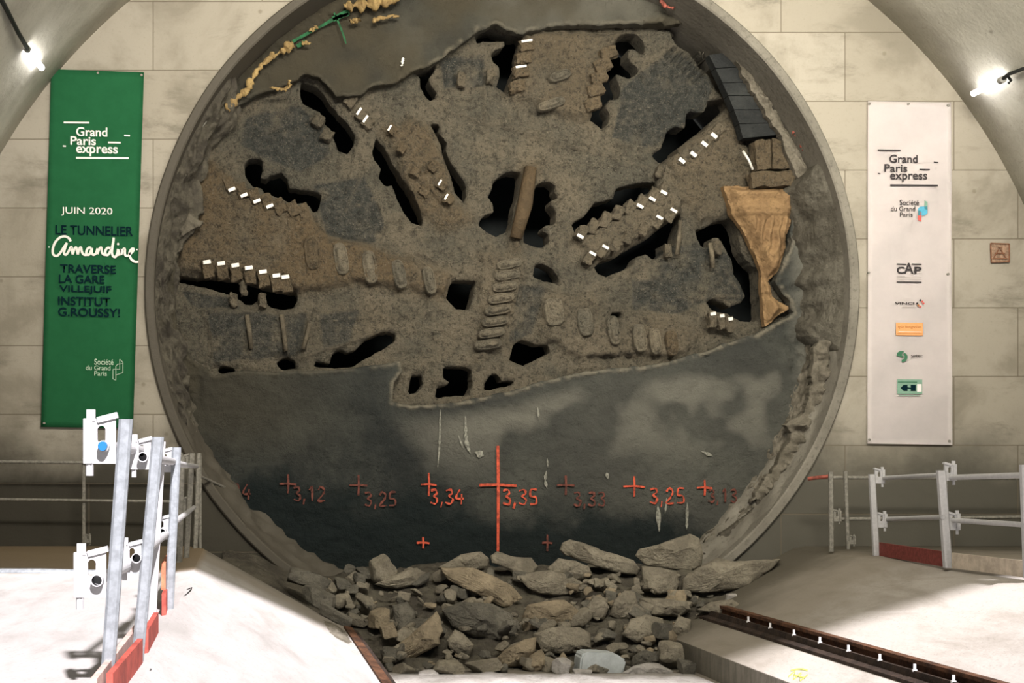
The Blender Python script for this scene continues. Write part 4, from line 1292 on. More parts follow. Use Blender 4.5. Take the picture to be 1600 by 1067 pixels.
# pale blue foam block
bm = bmesh.new()
pts = [(904, 1066), (908, 1026), (914, 1019), (942, 1020), (964, 1022), (979, 1032), (976, 1046), (968, 1064)]
add_prism(bm, [P(x, y, d_of(1048)) for x, y in pts], (0, 0.3, 0))
bmesh.ops.bevel(bm, geom=bm.edges[:], offset=0.02, segments=2, affect='EDGES')
o = build('pale_block', bm, M['foamblock']); tag(o, 'smooth pale blue-grey block at the front of the rubble', 'block')

# dusty bright floor strip with powder, front of the pile
bm = bmesh.new()
rows = []
for j in range(9):
    row = []
    for i in range(61):
        x = -1.95 + i * 3.6 / 60; y = -4.1 + j * 1.25 / 8
        env = math.sin(math.pi * min(1, max(0, j / 8))) * math.sin(math.pi * i / 60) ** 0.4
        row.append(bm.verts.new((x, y + 0.12 * mnoise.noise(Vector((x * 2, 3, 1))), -1.30 + env * (0.05 + 0.06 * mnoise.fractal(Vector((x * 2.4, y * 3, 5)), 1, 2, 4)))))
    rows.append(row)
for A_, B_ in zip(rows, rows[1:]):
    for i in range(60): bm.faces.new((A_[i], A_[i + 1], B_[i + 1], B_[i]))
o = build('dust_layer', bm, M['rockpale'], None, True); tag(o, 'white dust and powder spread on the floor in front of the rubble', 'dust', kind='stuff')

# small fragments
protos = [(rock_mesh(900 + i, 0.3, 3, 10), M[m]) for i, m in enumerate(['rock', 'rock', 'rockdark', 'rockdark', 'rockbrown', 'rock', 'rock'])]
for me, m in protos: me.materials.append(m)
rnd = random.Random(12)
for i in range(330):
    px = rnd.uniform(500, 1110); py = rnd.uniform(895, 1050)
    if px < 600 and py > 930 + (px - 500) * 0.9: continue
    if px > 1050 and py > 985: continue
    d = d_of(py) + 0.02
    me, m = rnd.choice(protos)
    o = bpy.data.objects.new('rubble_fragment', me); COL.objects.link(o)
    s = (0.05 + 0.17 * rnd.random() ** 2.2)
    o.location = P(px, py, d)
    o.scale = (s * rnd.uniform(0.9, 1.7), s * rnd.uniform(0.7, 1.2), s * rnd.uniform(0.5, 1.0))
    o.rotation_euler = (rnd.uniform(-.5, .5), rnd.uniform(-.7, .7), rnd.uniform(0, 6.28))
    tag(o, 'small broken fragment filling the gaps between the large rubble blocks', 'rubble', 'small fragments between the rubble blocks')


# ------------------------------------------------------------------ rails on the benches
def rail(name, x, z, y0, y1, label, studs):
    r = empty(name, (x, y0, z - 0.05), label, 'rail')
    prof = [(-0.09, 0), (0.09, 0), (0.09, 0.022), (0.018, 0.035), (0.018, 0.085), (0.045, 0.095), (0.045, 0.13), (-0.045, 0.13), (-0.045, 0.095), (-0.018, 0.085), (-0.018, 0.035), (-0.09, 0.022)]
    bm = bmesh.new()
    add_prism(bm, [(x + a, y0, z + b) for a, b in prof], (0, y1 - y0, 0))
    build('running_rail', bm, M['rust'], r)
    bm = bmesh.new()
    add_prism(bm, [(x - 0.22, y0, z - 0.01 - 0.05), (x - 0.11, y0, z - 0.0), (x - 0.11, y0, z + 0.06), (x - 0.14, y0, z + 0.06), (x - 0.15, y0, z + 0.0), (x - 0.22, y0, z - 0.02)], (0, y1 - y0, 0))
    build('side_plate', bm, M['rustdark'], r)
    for y in studs:
        bm = bmesh.new()
        add_tube(bm, [(x - 0.125, y, z + 0.02), (x - 0.125, y, z + 0.115)], 0.012, 8)
        add_tube(bm, [(x - 0.125, y, z + 0.05), (x - 0.125, y, z + 0.068)], 0.021, 6)
        build('stud_bolt', bm, M['bolt'], r)
    return r


rail('steel_rail', 2.40, -0.76, -17.5, -1.55, 'rusty steel rail with bright studs running along the right bench', [-2.9 - 0.62 * k for k in range(8)])
r = empty('steel_rail', (-2.27, -17.5, -0.82), 'rusty half-buried steel rail along the left bench', 'rail')
bm = bmesh.new()
add_prism(bm, [(-2.36, -17.5, -0.84), (-2.24, -17.5, -0.84), (-2.255, -17.5, -0.75), (-2.345, -17.5, -0.735)], (0, 14.5, 0))
build('running_rail', bm, M['rust'], r)
bm = bmesh.new(); add_prism(bm, [(-2.24, -17.5, -0.85), (-2.205, -17.5, -0.85), (-2.205, -17.5, -0.775), (-2.24, -17.5, -0.77)], (0, 14.4, 0)); build('side_plate', bm, M['rustdark'], r)
# gritty mortar at the end of the left bench
bm = bmesh.new()
rows = []
for j in range(25):
    row = []
    for i in range(13):
        x = -2.62 + i * 0.30 / 12; y = -4.7 + j * 1.75 / 24
        e = math.sin(math.pi * i / 12) ** 0.5 * math.sin(math.pi * j / 24) ** 0.4
        row.append(bm.verts.new((x, y, -0.40 - (x + 3.1) * 0.493 - 0.02 + e * (0.045 + 0.035 * mnoise.noise(Vector((x * 25, y * 25, 0)))))))
    rows.append(row)
for A_, B_ in zip(rows, rows[1:]):
    for i in range(12): bm.faces.new((A_[i], A_[i + 1], B_[i + 1], B_[i]))
o = build('mortar_grit', bm, M['crumb']); tag(o, 'patch of gritty beige mortar beside the left rail end', 'mortar')
# yellow-green paint marking on the right bench
bm = bmesh.new()
def bench_pt(px, py):
    # point on the sloping strip between rail and edge of the right bench
    for t in np.linspace(8, 17, 900):
        p = P(px, py, t)
        if p.z <= -0.99 + (p.x - 1.78) * 0.442: return p + Vector((0, 0, 0.006))
    return P(px, py, 14)
for pts in ([(1232, 1058), (1242, 1050), (1240, 1062), (1252, 1052), (1250, 1064), (1262, 1055)], [(1236, 1048), (1250, 1046), (1262, 1048)], [(1240, 1055), (1258, 1060)]):
    sp = spline(pts, 5)
    L = [(bench_pt(x, y - 1.2), bench_pt(x, y + 1.2)) for x, y in sp]
    V = [(bm.verts.new(a), bm.verts.new(b)) for a, b in L]
    for (a, b), (c, e) in zip(V, V[1:]): bm.faces.new((a, b, e, c))
o = build('painted_mark', bm, M['spray_yellow']); tag(o, 'yellow-green spray scribble on the right bench below the rail', 'paint mark')


# ------------------------------------------------------------------ guardrails
def slot_plate(bm, c, wd, ht, th, slot_w, slot_h, slot_z):
    n = 32
    fr = []; inn_ = []
    for y in (-th / 2, th / 2):
        a_, b_ = [], []
        for i in range(n):
            a = 2 * math.pi * i / n
            ca, sa = math.cos(a), math.sin(a)
            m_ = max(abs(ca), abs(sa))
            a_.append(bm.verts.new(Vector(c) + Vector((ca / m_ * wd / 2, y, sa / m_ * ht / 2))))
            sx = ca * slot_w / 2
            sz = sa * slot_w / 2 + math.copysign((slot_h - slot_w) / 2, sa) + slot_z
            b_.append(bm.verts.new(Vector(c) + Vector((sx, y, sz))))
        fr.append(a_); inn_.append(b_)
    for i in range(n):
        j = (i + 1) % n
        bm.faces.new((fr[0][i], fr[0][j], inn_[0][j], inn_[0][i]))
        bm.faces.new((fr[1][i], inn_[1][i], inn_[1][j], fr[1][j]))
        bm.faces.new((fr[0][i], fr[1][i], fr[1][j], fr[0][j]))
        bm.faces.new((inn_[0][i], inn_[0][j], inn_[1][j], inn_[1][i]))


def bracket(post, c, side, s, mat):
    """rail holder: slotted plate, arm, wedge and hanging pin; side -1 = left of the post"""
    bm = bmesh.new()
    x = c.x + side * s * 0.076
    slot_plate(bm, (x, c.y, c.z), 0.095 * s, 0.15 * s, 0.02, 0.027 * s, 0.058 * s, 0.022 * s)
    add_box(bm, (x + side * 0.045 * s, c.y, c.z), (0.03 * s, 0.05, 0.15 * s), None, 0.004)
    add_box(bm, (x - side * 0.02 * s, c.y, c.z + 0.078 * s), (0.07 * s, 0.045, 0.02 * s), Matrix.Rotation(side * 0.25, 3, 'Y'), 0.003)
    b = build('rail_bracket', bm, mat, post)
    bm = bmesh.new()
    add_tube(bm, [(x + side * 0.04 * s, c.y, c.z - 0.07 * s), (x + side * 0.04 * s, c.y, c.z - 0.115 * s)], 0.013 * s, 8)
    build('hanging_pin', bm, mat, b)
    bm = bmesh.new()
    add_box(bm, (x + side * 0.035 * s, c.y - 0.005, c.z + 0.085 * s), (0.03 * s, 0.02, 0.04 * s), None, 0.003)
    build('wedge', bm, mat, b)
    return b


def guard_post(base, top, d, mat, bmat, label, r=0.03, brackets=(), side=-1, bs=1.0, group='guardrail posts'):
    a = P(base[0], base[1], d); b = P(top[0], top[1], d - 0.02)
    a.z = min(a.z, 0.0) - 0.0
    t = empty('guardrail_post', a, label, 'guardrail post', group)
    bm = bmesh.new()
    rr = r
    ax = (b - a).normalized()
    bx = Vector((1, 0, 0)); by = Vector((0, 1, 0))
    ring_ = [(-1, -.6), (-.6, -1), (.6, -1), (1, -.6), (1, .6), (.6, 1), (-.6, 1), (-1, .6)]
    A_ = [bm.verts.new(a + bx * u * rr + by * v * rr) for u, v in ring_]
    B_ = [bm.verts.new(b + bx * u * rr + by * v * rr) for u, v in ring_]
    for i in range(8): bm.faces.new((A_[i], A_[(i + 1) % 8], B_[(i + 1) % 8], B_[i]))
    bm.faces.new(A_); bm.faces.new(B_)
    build('post_tube', bm, mat, t)
    for z in brackets:
        f = (z - a.z) / (b.z - a.z)
        bracket(t, a.lerp(b, f) + Vector((0, -0.0, 0)), side, bs, bmat)
    return t


GL = 'posts of the left guardrail'
def dz(py): return F / (py - PY)
G, GW, GD = M['galv'], M['galvwhite'], M['galvdirty']
guard_post((166, 1085), (197, 655), dz(1085), G, GW, 'nearest grey steel guardrail post on the left with two white slotted brackets', 0.031, (1.14, 0.54), -1, 1.35, GL)
guard_post((214, 1041), (247, 683), dz(1041), G, GW, 'second guardrail post from the front on the left, close behind the nearest', 0.031, (1.09, 0.56), -1, 1.0, GL)
guard_post((236, 985), (252, 690), dz(985), GW, GW, 'third left guardrail post, tight behind the second one', 0.028, (), -1, 1, GL)
guard_post((264, 957), (276, 699), dz(957), G, GW, 'fourth guardrail post on the left, in front of the orange toe board', 0.032, (1.08, 0.60), -1, 1.05, GL)
guard_post((280, 878), (284, 712), 14.7, GD, GD, 'dirty far left guardrail post nearest the fourth post', 0.035, (), -1, 1, GL)
guard_post((291, 872), (300, 708), 15.4, GD, GD, 'dirty far left guardrail post with two small brackets', 0.033, (1.12, 0.62), -1, 1.05, GL)
guard_post((305, 856), (311, 708), 17.2, GD, GD, 'last dirty left guardrail post standing in front of the ring edge', 0.03, (), -1, 1, GL)
guard_post((313, 850), (313, 712), 17.5, GD, GD, 'thin left guardrail post right beside the last one at the ring edge', 0.018, (), -1, 1, GL)


def tube(p, q, r, mat, label, name='guardrail_tube', cat='guardrail', group='guardrail tubes', capm=None):
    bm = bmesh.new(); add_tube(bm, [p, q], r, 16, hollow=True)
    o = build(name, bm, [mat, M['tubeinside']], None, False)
    tag(o, label, cat, group)
    if capm:
        bm = bmesh.new()
        dr = (p - q).normalized()
        add_tube(bm, [p + dr * 0.0, p + dr * 0.02], r * 0.8, 14)
        c_ = build('end_cap', bm, capm, None); c_.parent = o; c_['label'] = 'blue end cap'
    return o


def axial(px, py, d0, d1, r, mat, label, capm=None, dx=0.0, dzz=0.0):
    p = P(px, py, d0); q = Vector((p.x + dx, CY + d1, p.z + dzz))
    return tube(p, q, r, mat, label, capm=capm)


axial(161, 697, 5.9, 7.55, 0.026, GW, 'upper left guardrail tube with a blue end cap at the nearest post', M['blue'], 0.10)
axial(223, 714, 6.75, 9.9, 0.026, GW, 'upper left guardrail tube ending open at the second post', None, 0.02)
axial(260, 722, 9.2, 15.6, 0.026, GW, 'upper left guardrail tube ending open at the fourth post')
axial(151, 907, 5.9, 7.6, 0.028, GW, 'middle left guardrail tube ending open at the nearest post', None, 0.10)
axial(213, 872, 6.75, 9.7, 0.026, GW, 'middle left guardrail tube starting at the second post')
axial(253, 831, 9.2, 15.6, 0.026, GW, 'middle left guardrail tube starting at the fourth post')


def toe(p0, d0, p1, d1, h, th, mat, label, cat='toe board'):
    a = P(p0, 0, d0); b = P(p1, 0, d1); a.z = b.z = 0.0
    bm = bmesh.new()
    add_prism(bm, [a, b, b + Vector((0, 0, h)), a + Vector((0, 0, h))], (th, 0, 0))
    o = build('toe_board', bm, mat); tag(o, label, cat, 'toe boards along the guardrails'); return o


def toe_x(x0, y0, x1, y1, h, th, mat, label, z=0.0):
    bm = bmesh.new()
    add_prism(bm, [(x0, y0, z), (x1, y1, z), (x1, y1, z + h), (x0, y0, z + h)], (th, 0, 0))
    o = build('toe_board', bm, mat); tag(o, label, 'toe board', 'toe boards along the guardrails'); return o


toe_x(-4.085, CY + 5.6, -4.045, CY + 6.78, 0.15, 0.028, M['red'], 'red and pink toe board between the two nearest left guardrail posts')
toe_x(-4.13, CY + 5.4, -4.10, CY + 7.5, 0.16, 0.028, M['wooddust'], 'dusty pink toe board just behind the red one at the left front')
toe_x(-4.045, CY + 7.15, -4.045, CY + 8.05, 0.15, 0.03, M['red'], 'short red toe board behind the second left guardrail post')
toe_x(-4.055, CY + 9.05, -4.085, CY + 10.1, 0.17, 0.03, M['red'], 'short red toe board just left of the fourth left guardrail post')
toe_x(-4.075, CY + 9.35, -4.105, CY + 10.9, 0.19, 0.03, M['orangeboard'], 'orange-brown board standing on edge above the short red toe board', 0.17)

# grey tube lying across the left walkway
bm = bmesh.new(); add_tube(bm, [P(-160, 895, 13.2), P(60, 895, 13.2), P(235, 899, 13.05)], 0.045, 12)
o = build('steel_tube', bm, G, None, True); tag(o, 'grey steel tube lying across the left walkway at the edge of the light', 'tube')
# thin wire loops on the left slab
for i, (pts, lab) in enumerate([([(270, 936), (285, 925), (300, 918), (288, 931), (274, 938)], 'thin loose wire curled at the foot of the fourth left guardrail post'),
                                ([(204, 1043), (222, 1043), (236, 1046), (226, 1052)], 'thin dark wire on the slab at the foot of the second left guardrail post')]):
    bm = bmesh.new(); d = dz(950 if i == 0 else 1046) - 0.1
    add_tube(bm, [(lambda v: Vector((v.x, v.y, 0.02)))(P(x, y, F * 0.98 / (y - PY))) for x, y in spline(pts, 5)], 0.004, 5)
    o = build('loose_wire', bm, M['cable']); tag(o, lab, 'wire')

# railing along the head wall, left
GLW = 'posts of the railing along the head wall at left'
guard_post((131, 851), (131, 716), 17.55, GD, GD, 'thin railing post at the left against the head wall', 0.022, (0.12,), 1, 0.7, GLW)
WT = 'guardrail tubes along the head wall'
tube(P(-160, 720, 17.5), P(300, 724, 17.5), 0.022, GD, 'dirty upper railing tube along the left head wall', group=WT)
tube(P(-160, 778, 17.5), P(292, 784, 17.5), 0.020, GD, 'dirty lower railing tube along the left head wall', group=WT)

# right guardrail
GR = 'posts of the right guardrail'
guard_post((1369, 868), (1362, 741), 15.95, GW, GW, 'pale right guardrail post at the far end of the dark red toe board', 0.034, (0.95, 0.42), 1, 1.1, GR)
guard_post((1481, 887), (1470, 735), 13.95, GW, GW, 'pale right guardrail post between the dark red and the timber toe board', 0.040, (1.0, 0.48), 1, 1.15, GR)
guard_post((1606, 903), (1600, 726), 12.55, GW, GW, 'pale right guardrail post cut by the right edge of the photo', 0.034, (), 1, 1, GR)
guard_post((1299, 861), (1298, 737), 16.75, GD, GD, 'dirty right guardrail post nearest the ring', 0.026, (0.45,), 1, 0.9, GR)
guard_post((1325, 858), (1321, 736), 17.25, GD, GD, 'dark thin railing post at the right against the head wall left of the banner', 0.022, (0.12,), 1, 0.7, GR)
guard_post((1479, 850), (1477, 740), 17.3, GD, GD, 'dark thin railing post under the right corner of the white banner', 0.022, (), 1, 1, GR)
tube(P(1285, 746, 17.3), P(1760, 748, 17.3), 0.022, GD, 'dirty upper railing tube along the right head wall', group=WT)
tube(P(1300, 811, 17.3), P(1760, 806, 17.3), 0.022, GD, 'dirty lower railing tube along the right head wall', group=WT)
bm = bmesh.new(); add_tube(bm, [P(1263, 748, 17.1), P(1296, 744, 16.9)], 0.025, 10)
o = build('rusty_tube_end', bm, M['pinkred']); tag(o, 'rusty red tube end poking past the right guardrail post nearest the ring', 'tube')
tube(P(1378, 747, 16.0), P(1474, 742, 13.9), 0.026, GW, 'upper right guardrail tube above the dark red toe board', group='guardrail tubes')
tube(P(1384, 811, 16.0), P(1474, 808, 13.9), 0.026, GW, 'middle right guardrail tube above the dark red toe board')
tube(P(1487, 746, 13.9), P(1640, 741, 12.2), 0.028, GW, 'upper right guardrail tube above the timber toe board')
tube(P(1490, 813, 13.9), P(1640, 822, 12.2), 0.026, GW, 'middle right guardrail tube above the timber toe board')
a, b = P(1371, 868, 15.9), P(1474, 886, 14.0)
toe_x(a.x + 0.02, a.y, b.x + 0.02, b.y, 0.16, 0.03, M['darkred'], 'dark red toe board on the right walkway', -0.0)
a, b = P(1484, 888, 13.85), P(1640, 908, 12.2)
toe_x(a.x + 0.02, a.y, b.x + 0.02, b.y, 0.16, 0.03, M['wood'], 'pale timber toe board at the right edge of the photo', -0.0)


# ------------------------------------------------------------------ banners
def quad_panel(name, corners, d, mat, label):
    """hung fabric: subdivided with slight waves, 4 mm thick"""
    bm = bmesh.new()
    tl, tr, br, bl = [Vector(c) for c in corners]
    nx, ny = 16, 60
    front = []
    for j in range(ny + 1):
        row = []
        for i in range(nx + 1):
            u, v = i / nx, j / ny
            q = (tl.lerp(tr, u)).lerp(bl.lerp(br, u), v)
            wv = 0.006 * math.sin(v * 9 + u * 3) * math.sin(math.pi * v)
            row.append(bm.verts.new(P(q.x, q.y, d) + Vector((0, wv, 0))))
        front.append(row)
    fs = []
    for j in range(ny):
        for i in range(nx):
            fs.append(bm.faces.new((front[j][i], front[j][i + 1], front[j + 1][i + 1], front[j + 1][i])))
    bmesh.ops.solidify(bm, geom=fs, thickness=-0.006)
    o = build(name, bm, mat, None, True)
    return tag(o, label, 'banner')


DT = 17.93


def text_fit(txt, x0, y0, x1, y1, mat, parent, bold=0.0, skew=0.0, name='lettering', d=DT):
    """text scaled into the pixel box (x0,y0)-(x1,y1)"""
    cu = bpy.data.curves.new('t', 'FONT'); cu.body = txt; cu.size = 1.0; cu.offset = bold
    cu.resolution_u = 4
    to = bpy.data.objects.new('t', cu); COL.objects.link(to)
    bpy.context.view_layer.update()
    dg = bpy.context.evaluated_depsgraph_get()
    me = bpy.data.meshes.new_from_object(to.evaluated_get(dg))
    bpy.data.objects.remove(to); bpy.data.curves.remove(cu)
    n = len(me.vertices); co = np.zeros(n * 3); me.vertices.foreach_get('co', co); co = co.reshape(-1, 3)
    mn = co.min(0); mx = co.max(0)
    u = (co[:, 0] - mn[0]) / (mx[0] - mn[0]); v = (co[:, 1] - mn[1]) / (mx[1] - mn[1])
    px = x0 + (x1 - x0) * u + skew * v; py = y1 + (y0 - y1) * v + (0.022 * (px - x0) if x0 < 800 else 0.006 * (px - x0))
    k = d / F
    out = np.stack([CX + (px - PX) * k, np.full(n, CY + d), CZ + (PY - py) * k], 1)
    me.vertices.foreach_set('co', out.ravel()); me.update()
    me.name = name; me.materials.clear()
    return link(name, me, mat, parent)


def bars(rects, mat, parent, name='logo_bar', d=DT):
    for (x0, y0, x1, y1) in rects:
        bm = bmesh.new()
        bm.faces.new([bm.verts.new(P(x, y, d)) for x, y in ((x0, y0), (x1, y0 + 0.5), (x1, y1 + 0.5), (x0, y1))])
        build(name, bm, mat, parent)


def poly(pts, mat, parent, name='logo_mark', d=DT):
    bm = bmesh.new()
    bm.faces.new([bm.verts.new(P(x, y, d)) for x, y in pts])
    return build(name, bm, mat, parent)


def strokes(lines, w_, mat, parent, name, d=DT):
    bm = bmesh.new()
    for l in lines: ribbon(bm, l, w_, d)
    return build(name, bm, mat, parent)


gb = quad_panel('banner', [(80, 108), (225, 113), (208, 669), (64, 667)], 17.95, M['green'], 'tall green banner with white lettering hanging on the left of the head wall')
W_, NV = M['ink_white'], M['ink_navy']
bars([(99.5, 190, 139.5, 192.6), (194, 210.3, 203, 212.6), (169, 221.3, 188.6, 223.8), (98, 226.8, 103, 229), (119, 245, 201, 248)], W_, gb)
text_fit('Grand', 119, 198.2, 167.6, 212.6, W_, gb, 0.018)
text_fit('Paris', 110, 212.6, 150, 226.2, W_, gb, 0.018)
text_fit('express', 119, 228.4, 184, 243.5, W_, gb, 0.018)
text_fit('JUIN 2020', 95.6, 323, 175.5, 336.8, W_, gb, 0.0)
text_fit('LE TUNNELIER', 86.6, 351.5, 208, 366.5, NV, gb, 0.018)
text_fit('TRAVERSE', 94, 412.6, 181, 426, NV, gb, 0.018)
text_fit('LA GARE', 92, 428.7, 163.5, 442, NV, gb, 0.018)
text_fit('VILLEJUIF', 92.6, 445.4, 174.4, 459, NV, gb, 0.018)
text_fit('INSTITUT', 90.8, 463, 172.5, 476.6, NV, gb, 0.018)
text_fit('G.ROUSSY!', 90.8, 480, 187.5, 493.8, NV, gb, 0.018)
IP = M['ink_pale']
text_fit('Société', 147.4, 560.5, 177.4, 569.6, IP, gb, 0.01)
text_fit('du Grand', 134, 570.5, 172.5, 578, IP, gb, 0.01)
text_fit('Paris', 147.4, 579.5, 167, 587, IP, gb, 0.01)
strokes([[(187, 561), (187, 577), (176.5, 577)], [(187, 561), (192, 566), (192, 582), (181, 586)], [(176.5, 577), (176.5, 592), (181, 594)], [(181, 594), (181, 572), (184, 569), (192, 568)]], 1.0, IP, gb, 'logo_outline')
# handwritten name
AM = [
 [(405,370),(375,320),(310,292),(230,315),(160,390),(125,490),(130,570),(180,598),(235,560),(300,460),(345,395)],
 [(345,395),(315,480),(300,555),(330,578),(370,530),(400,472),(418,462),(427,520),(435,575)],
 [(435,575),(465,485),(492,468),(505,520),(515,575)], [(515,575),(540,485),(565,468),(580,535),(612,578),(655,584)],
 [(725,475),(690,468),(655,510),(650,570),(690,578),(722,520),(738,475)], [(738,475),(735,550),(762,580),(800,555),(822,480)],
 [(822,480),(820,570)], [(820,570),(850,490),(882,470),(892,540),(920,574),(952,582)],
 [(1035,482),(985,472),(948,515),(950,575),(990,578),(1036,500),(1068,390),(1076,310)], [(1068,390),(1050,520),(1060,590),(1100,615),(1130,565),(1145,490)],
 [(1145,490),(1140,560),(1162,590)], [(1162,590),(1190,500),(1195,580)], [(1195,580),(1225,500),(1250,490),(1252,570),(1278,598),(1312,588)],
 [(1312,575),(1360,545),(1390,500),(1372,484),(1338,512),(1322,570),(1345,640),(1400,685),(1460,690)],
]
bm = bmesh.new()
for i, l in enumerate(AM):
    ribbon(bm, spline([(70 + x / 10, 340 + y / 10) for x, y in l], 7), 3.7, DT - 0.0006 * i)
build('handwritten_lettering', bm, W_, gb)
for (x, y, r_) in ((184.5, 381.2, 1.9), (76.5, 386, 1.2), (214, 390, 1.2)):
    poly([(x + r_ * math.cos(a_ * math.pi / 5), y + r_ * math.sin(a_ * math.pi / 5)) for a_ in range(10)], W_, gb)

wb = quad_panel('banner', [(1356, 158), (1486, 160), (1488, 695), (1355.5, 693)], 17.95, M['white_b'], 'tall white banner with a column of company logos on the right of the head wall')
K = M['ink_black']
bars([(1371.5, 233.4, 1407, 235.6), (1459, 252.4, 1466, 254.2), (1436.7, 263.6, 1453, 265.6), (1371.7, 270, 1375.7, 271.8), (1391, 288, 1465.6, 290.6)], K, wb)
text_fit('Grand', 1389.7, 241.6, 1433.9, 254.2, K, wb, 0.016)
text_fit('Paris', 1381.8, 256.2, 1417.8, 268.6, K, wb, 0.016)
text_fit('express', 1390.8, 271, 1448.8, 284.5, K, wb, 0.016)
text_fit('Société', 1405.7, 312, 1436, 320.5, K, wb, 0.004)
text_fit('du Grand', 1392, 322, 1430, 329.8, K, wb, 0.004)
text_fit('Paris', 1406, 331.6, 1426, 338.8, K, wb, 0.004)
poly([(1444.5, 313), (1449.3, 315.5), (1449.3, 326), (1444.5, 324)], M['ink_sage'], wb)
poly([(1434.5, 326), (1437, 323), (1449.3, 322), (1449.3, 333), (1445, 336.5), (1434.5, 337)], M['ink_blue'], wb, d=DT - 0.001)
poly([(1444.5, 322.5), (1449.3, 322), (1449.3, 328.5), (1444.5, 326)], M['ink_teal'], wb, d=DT - 0.002)
poly([(1434, 332), (1439.5, 331), (1439.5, 346.5), (1434, 343)], M['ink_red'], wb, d=DT - 0.003)
poly([(1434.5, 329), (1438.5, 329), (1438.5, 336.5), (1434.5, 337)], M['ink_teal'], wb, d=DT - 0.004)
# first logo
text_fit('C', 1401, 416.5, 1413.5, 427.5, K, wb, 0.03); text_fit('A', 1412.5, 410.5, 1427.5, 427.5, K, wb, 0.02); text_fit('P', 1428.5, 416.5, 1440, 427.5, K, wb, 0.03)
bars([(1401, 411.5, 1416, 413.4), (1424.5, 411.5, 1440, 413.4), (1401, 439.6, 1440, 441.4)], K, wb)
bars([(1401, 430.6, 1414, 431.4), (1401, 433, 1440, 433.6), (1401, 435.8, 1440, 436.4)], M['ink_grey'], wb)
# second logo
text_fit('VINCI', 1398, 471.8, 1428.6, 475.8, K, wb, 0.03)
bars([(1410, 478.6, 1432, 479.5)], M['ink_grey'], wb)
for dx, dy, m in ((0, -5, 'ink_black'), (5, 0, 'ink_red'), (0, 5, 'ink_red'), (-5, 0, 'ink_black'), (3, -3, 'ink_red'), (-3, 3, 'ink_rust')):
    poly([(1438 + dx, 474 + dy - 2), (1438 + dx + 2, 474 + dy), (1438 + dx, 474 + dy + 2), (1438 + dx - 2, 474 + dy)], M[m], wb)
# third logo: orange field
poly([(1400, 504), (1442, 504.4), (1442, 524.2), (1400, 523.8)], M['ink_orange'], wb)
text_fit('spie batignolles', 1403, 508.5, 1440, 514, M['ink_rust'], wb, 0.01, d=DT - 0.002)
bars([(1404, 517.6, 1440, 518.5)], M['white_b'], wb, d=DT - 0.002)
bars([(1401, 520.5, 1441, 521.3)], M['ink_rust'], wb, d=DT - 0.002)
# fourth logo: green swirl
poly([(1401, 556), (1402, 551), (1406, 548.3), (1411, 548.3), (1413, 550), (1410, 551), (1409, 555), (1412, 557), (1411, 559), (1405, 556.5)], M['ink_green'], wb)
poly([(1413, 551), (1416.5, 553), (1418, 556), (1418, 560), (1415, 564.5), (1409, 566), (1409, 562), (1413, 560.5), (1413.5, 556.5), (1411.5, 553.5)], M['ink_green'], wb)
text_fit('setec', 1423.5, 553.4, 1442, 558, K, wb, 0.01)
# fifth logo: green frame
poly([(1402, 592.5), (1441, 593), (1441, 615.6), (1402, 615.2)], M['ink_sage'], wb)
poly([(1403, 596), (1433, 596.3), (1433, 598), (1403, 597.7)], M['ink_green'], wb, d=DT - 0.002)
poly([(1407, 606), (1412, 601), (1418, 601), (1418, 611), (1412, 611)], M['ink_navy'], wb, d=DT - 0.002)
poly([(1423, 601), (1431, 601), (1431, 611), (1423, 611)], M['ink_navy'], wb, d=DT - 0.002)
bars([(1418, 605, 1423, 607)], M['ink_navy'], wb, d=DT - 0.002)
poly([(1433, 600), (1440, 600), (1440, 612), (1433, 612)], M['white_b'], wb, d=DT - 0.002)
bars([(1404, 617, 1438, 618.2)], M['ink_sage'], wb)


def eyelets(b, pts):
    for x, y in pts:
        bm = bmesh.new(); p = P(x, y, 17.93)
        add_tube(bm, [p, p + Vector((0, 0.03, 0))], 0.016, 10)
        build('eyelet', bm, M['galvdirty'], b)


eyelets(gb, [(85, 111), (153, 113.5), (221, 117), (69, 661), (204, 664)])
eyelets(wb, [(1359, 162), (1420, 162), (1482, 164), (1358, 426), (1482, 428), (1359, 687), (1484, 689)])

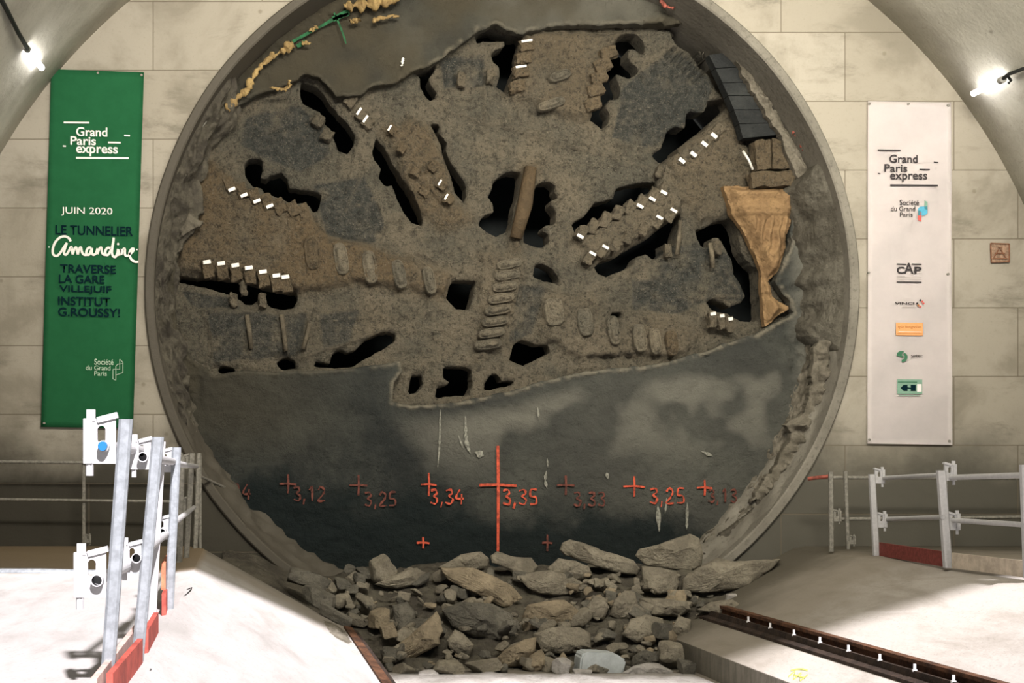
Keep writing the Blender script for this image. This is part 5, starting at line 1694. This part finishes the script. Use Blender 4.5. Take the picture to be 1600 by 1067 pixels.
# rusty square plate on the right wall
pl = empty('wall_plate', P(1562, 409, 17.97), 'small square rust-stained plate set in the head wall right of the white banner', 'plate')
bm = bmesh.new()
add_prism(bm, [P(x, y, 17.98) for x, y in ((1548, 380), (1576, 381), (1577, 409), (1549, 410))], (0, 0.02, 0)); build('plate', bm, plain('rusty_plate', (0.33, 0.22, 0.15), 0.8, 0, 0.25, 30), pl)
bm = bmesh.new()
for a, b in (((1548, 380), (1577, 381)), ((1577, 381), (1577, 409)), ((1577, 409), (1549, 410)), ((1549, 410), (1548, 380)), ((1551, 404), (1574, 404)), ((1553, 402), (1560, 390)), ((1571, 402), (1564, 390)), ((1560, 387), (1565, 387)), ((1555, 396), (1570, 396))):
    add_tube(bm, [P(*a, 17.97), P(*b, 17.97)], 0.008, 6)
build('relief_lines', bm, plain('rust_brown', (0.22, 0.10, 0.055), 0.8, 0, 0.2, 30), pl)


# ------------------------------------------------------------------ tube lamps and their cables
def tube_lamp(p, q, label, energy_mat, off):
    c = (p + q) / 2
    t = empty('tube_lamp', c, label, 'lamp', 'tube lamps on the vault')
    dr = (q - p).normalized()
    bm = bmesh.new(); add_tube(bm, [p, p + dr * 0.03, q - dr * 0.03, q], [0.02, 0.038, 0.038, 0.02], 14)
    build('glowing_tube', bm, energy_mat, t, True)
    bm = bmesh.new(); add_tube(bm, [q - dr * 0.01, q + dr * 0.07], 0.045, 12); build('end_cap', bm, M['plug'], t)
    bm = bmesh.new(); add_tube(bm, [q + dr * 0.04, q + dr * 0.05 + off], 0.012, 8); build('hanger', bm, M['plug'], t)
    return t


pr, qr = P(1519, 147, 17.55), P(1563, 126, 16.9)
tube_lamp(pr, qr, 'glowing tube lamp on the right side of the vault above the white banner', M['tube'], Vector((0.12, 0, 0.12)))
pl_, ql = P(66, 107, 17.1), P(43, 77, 16.3)
tube_lamp(pl_, ql, 'glowing tube lamp on the left side of the vault above the green banner', M['tube'], Vector((-0.14, 0, 0.12)))
bm = bmesh.new(); add_tube(bm, [P(43, 76, 16.2), P(28, 50, 15.6), P(10, 14, 14.9), P(-20, -40, 14.0)], 0.028, 8)
o = build('power_cable', bm, M['cable'], None, True); tag(o, 'black cable running up the left vault from the left tube lamp', 'cable')
bm = bmesh.new(); add_tube(bm, [P(1566, 124, 16.85), P(1576, 116, 16.75), P(1600, 107, 16.5), P(1650, 88, 15.9)], 0.024, 8)
add_tube(bm, [P(1573, 117, 16.8), P(1580, 126, 16.85), P(1576, 130, 16.85)], 0.018, 8)
o = build('power_cable', bm, M['cable'], None, True); tag(o, 'dark cable leaving the right tube lamp towards the right edge of the photo', 'cable')
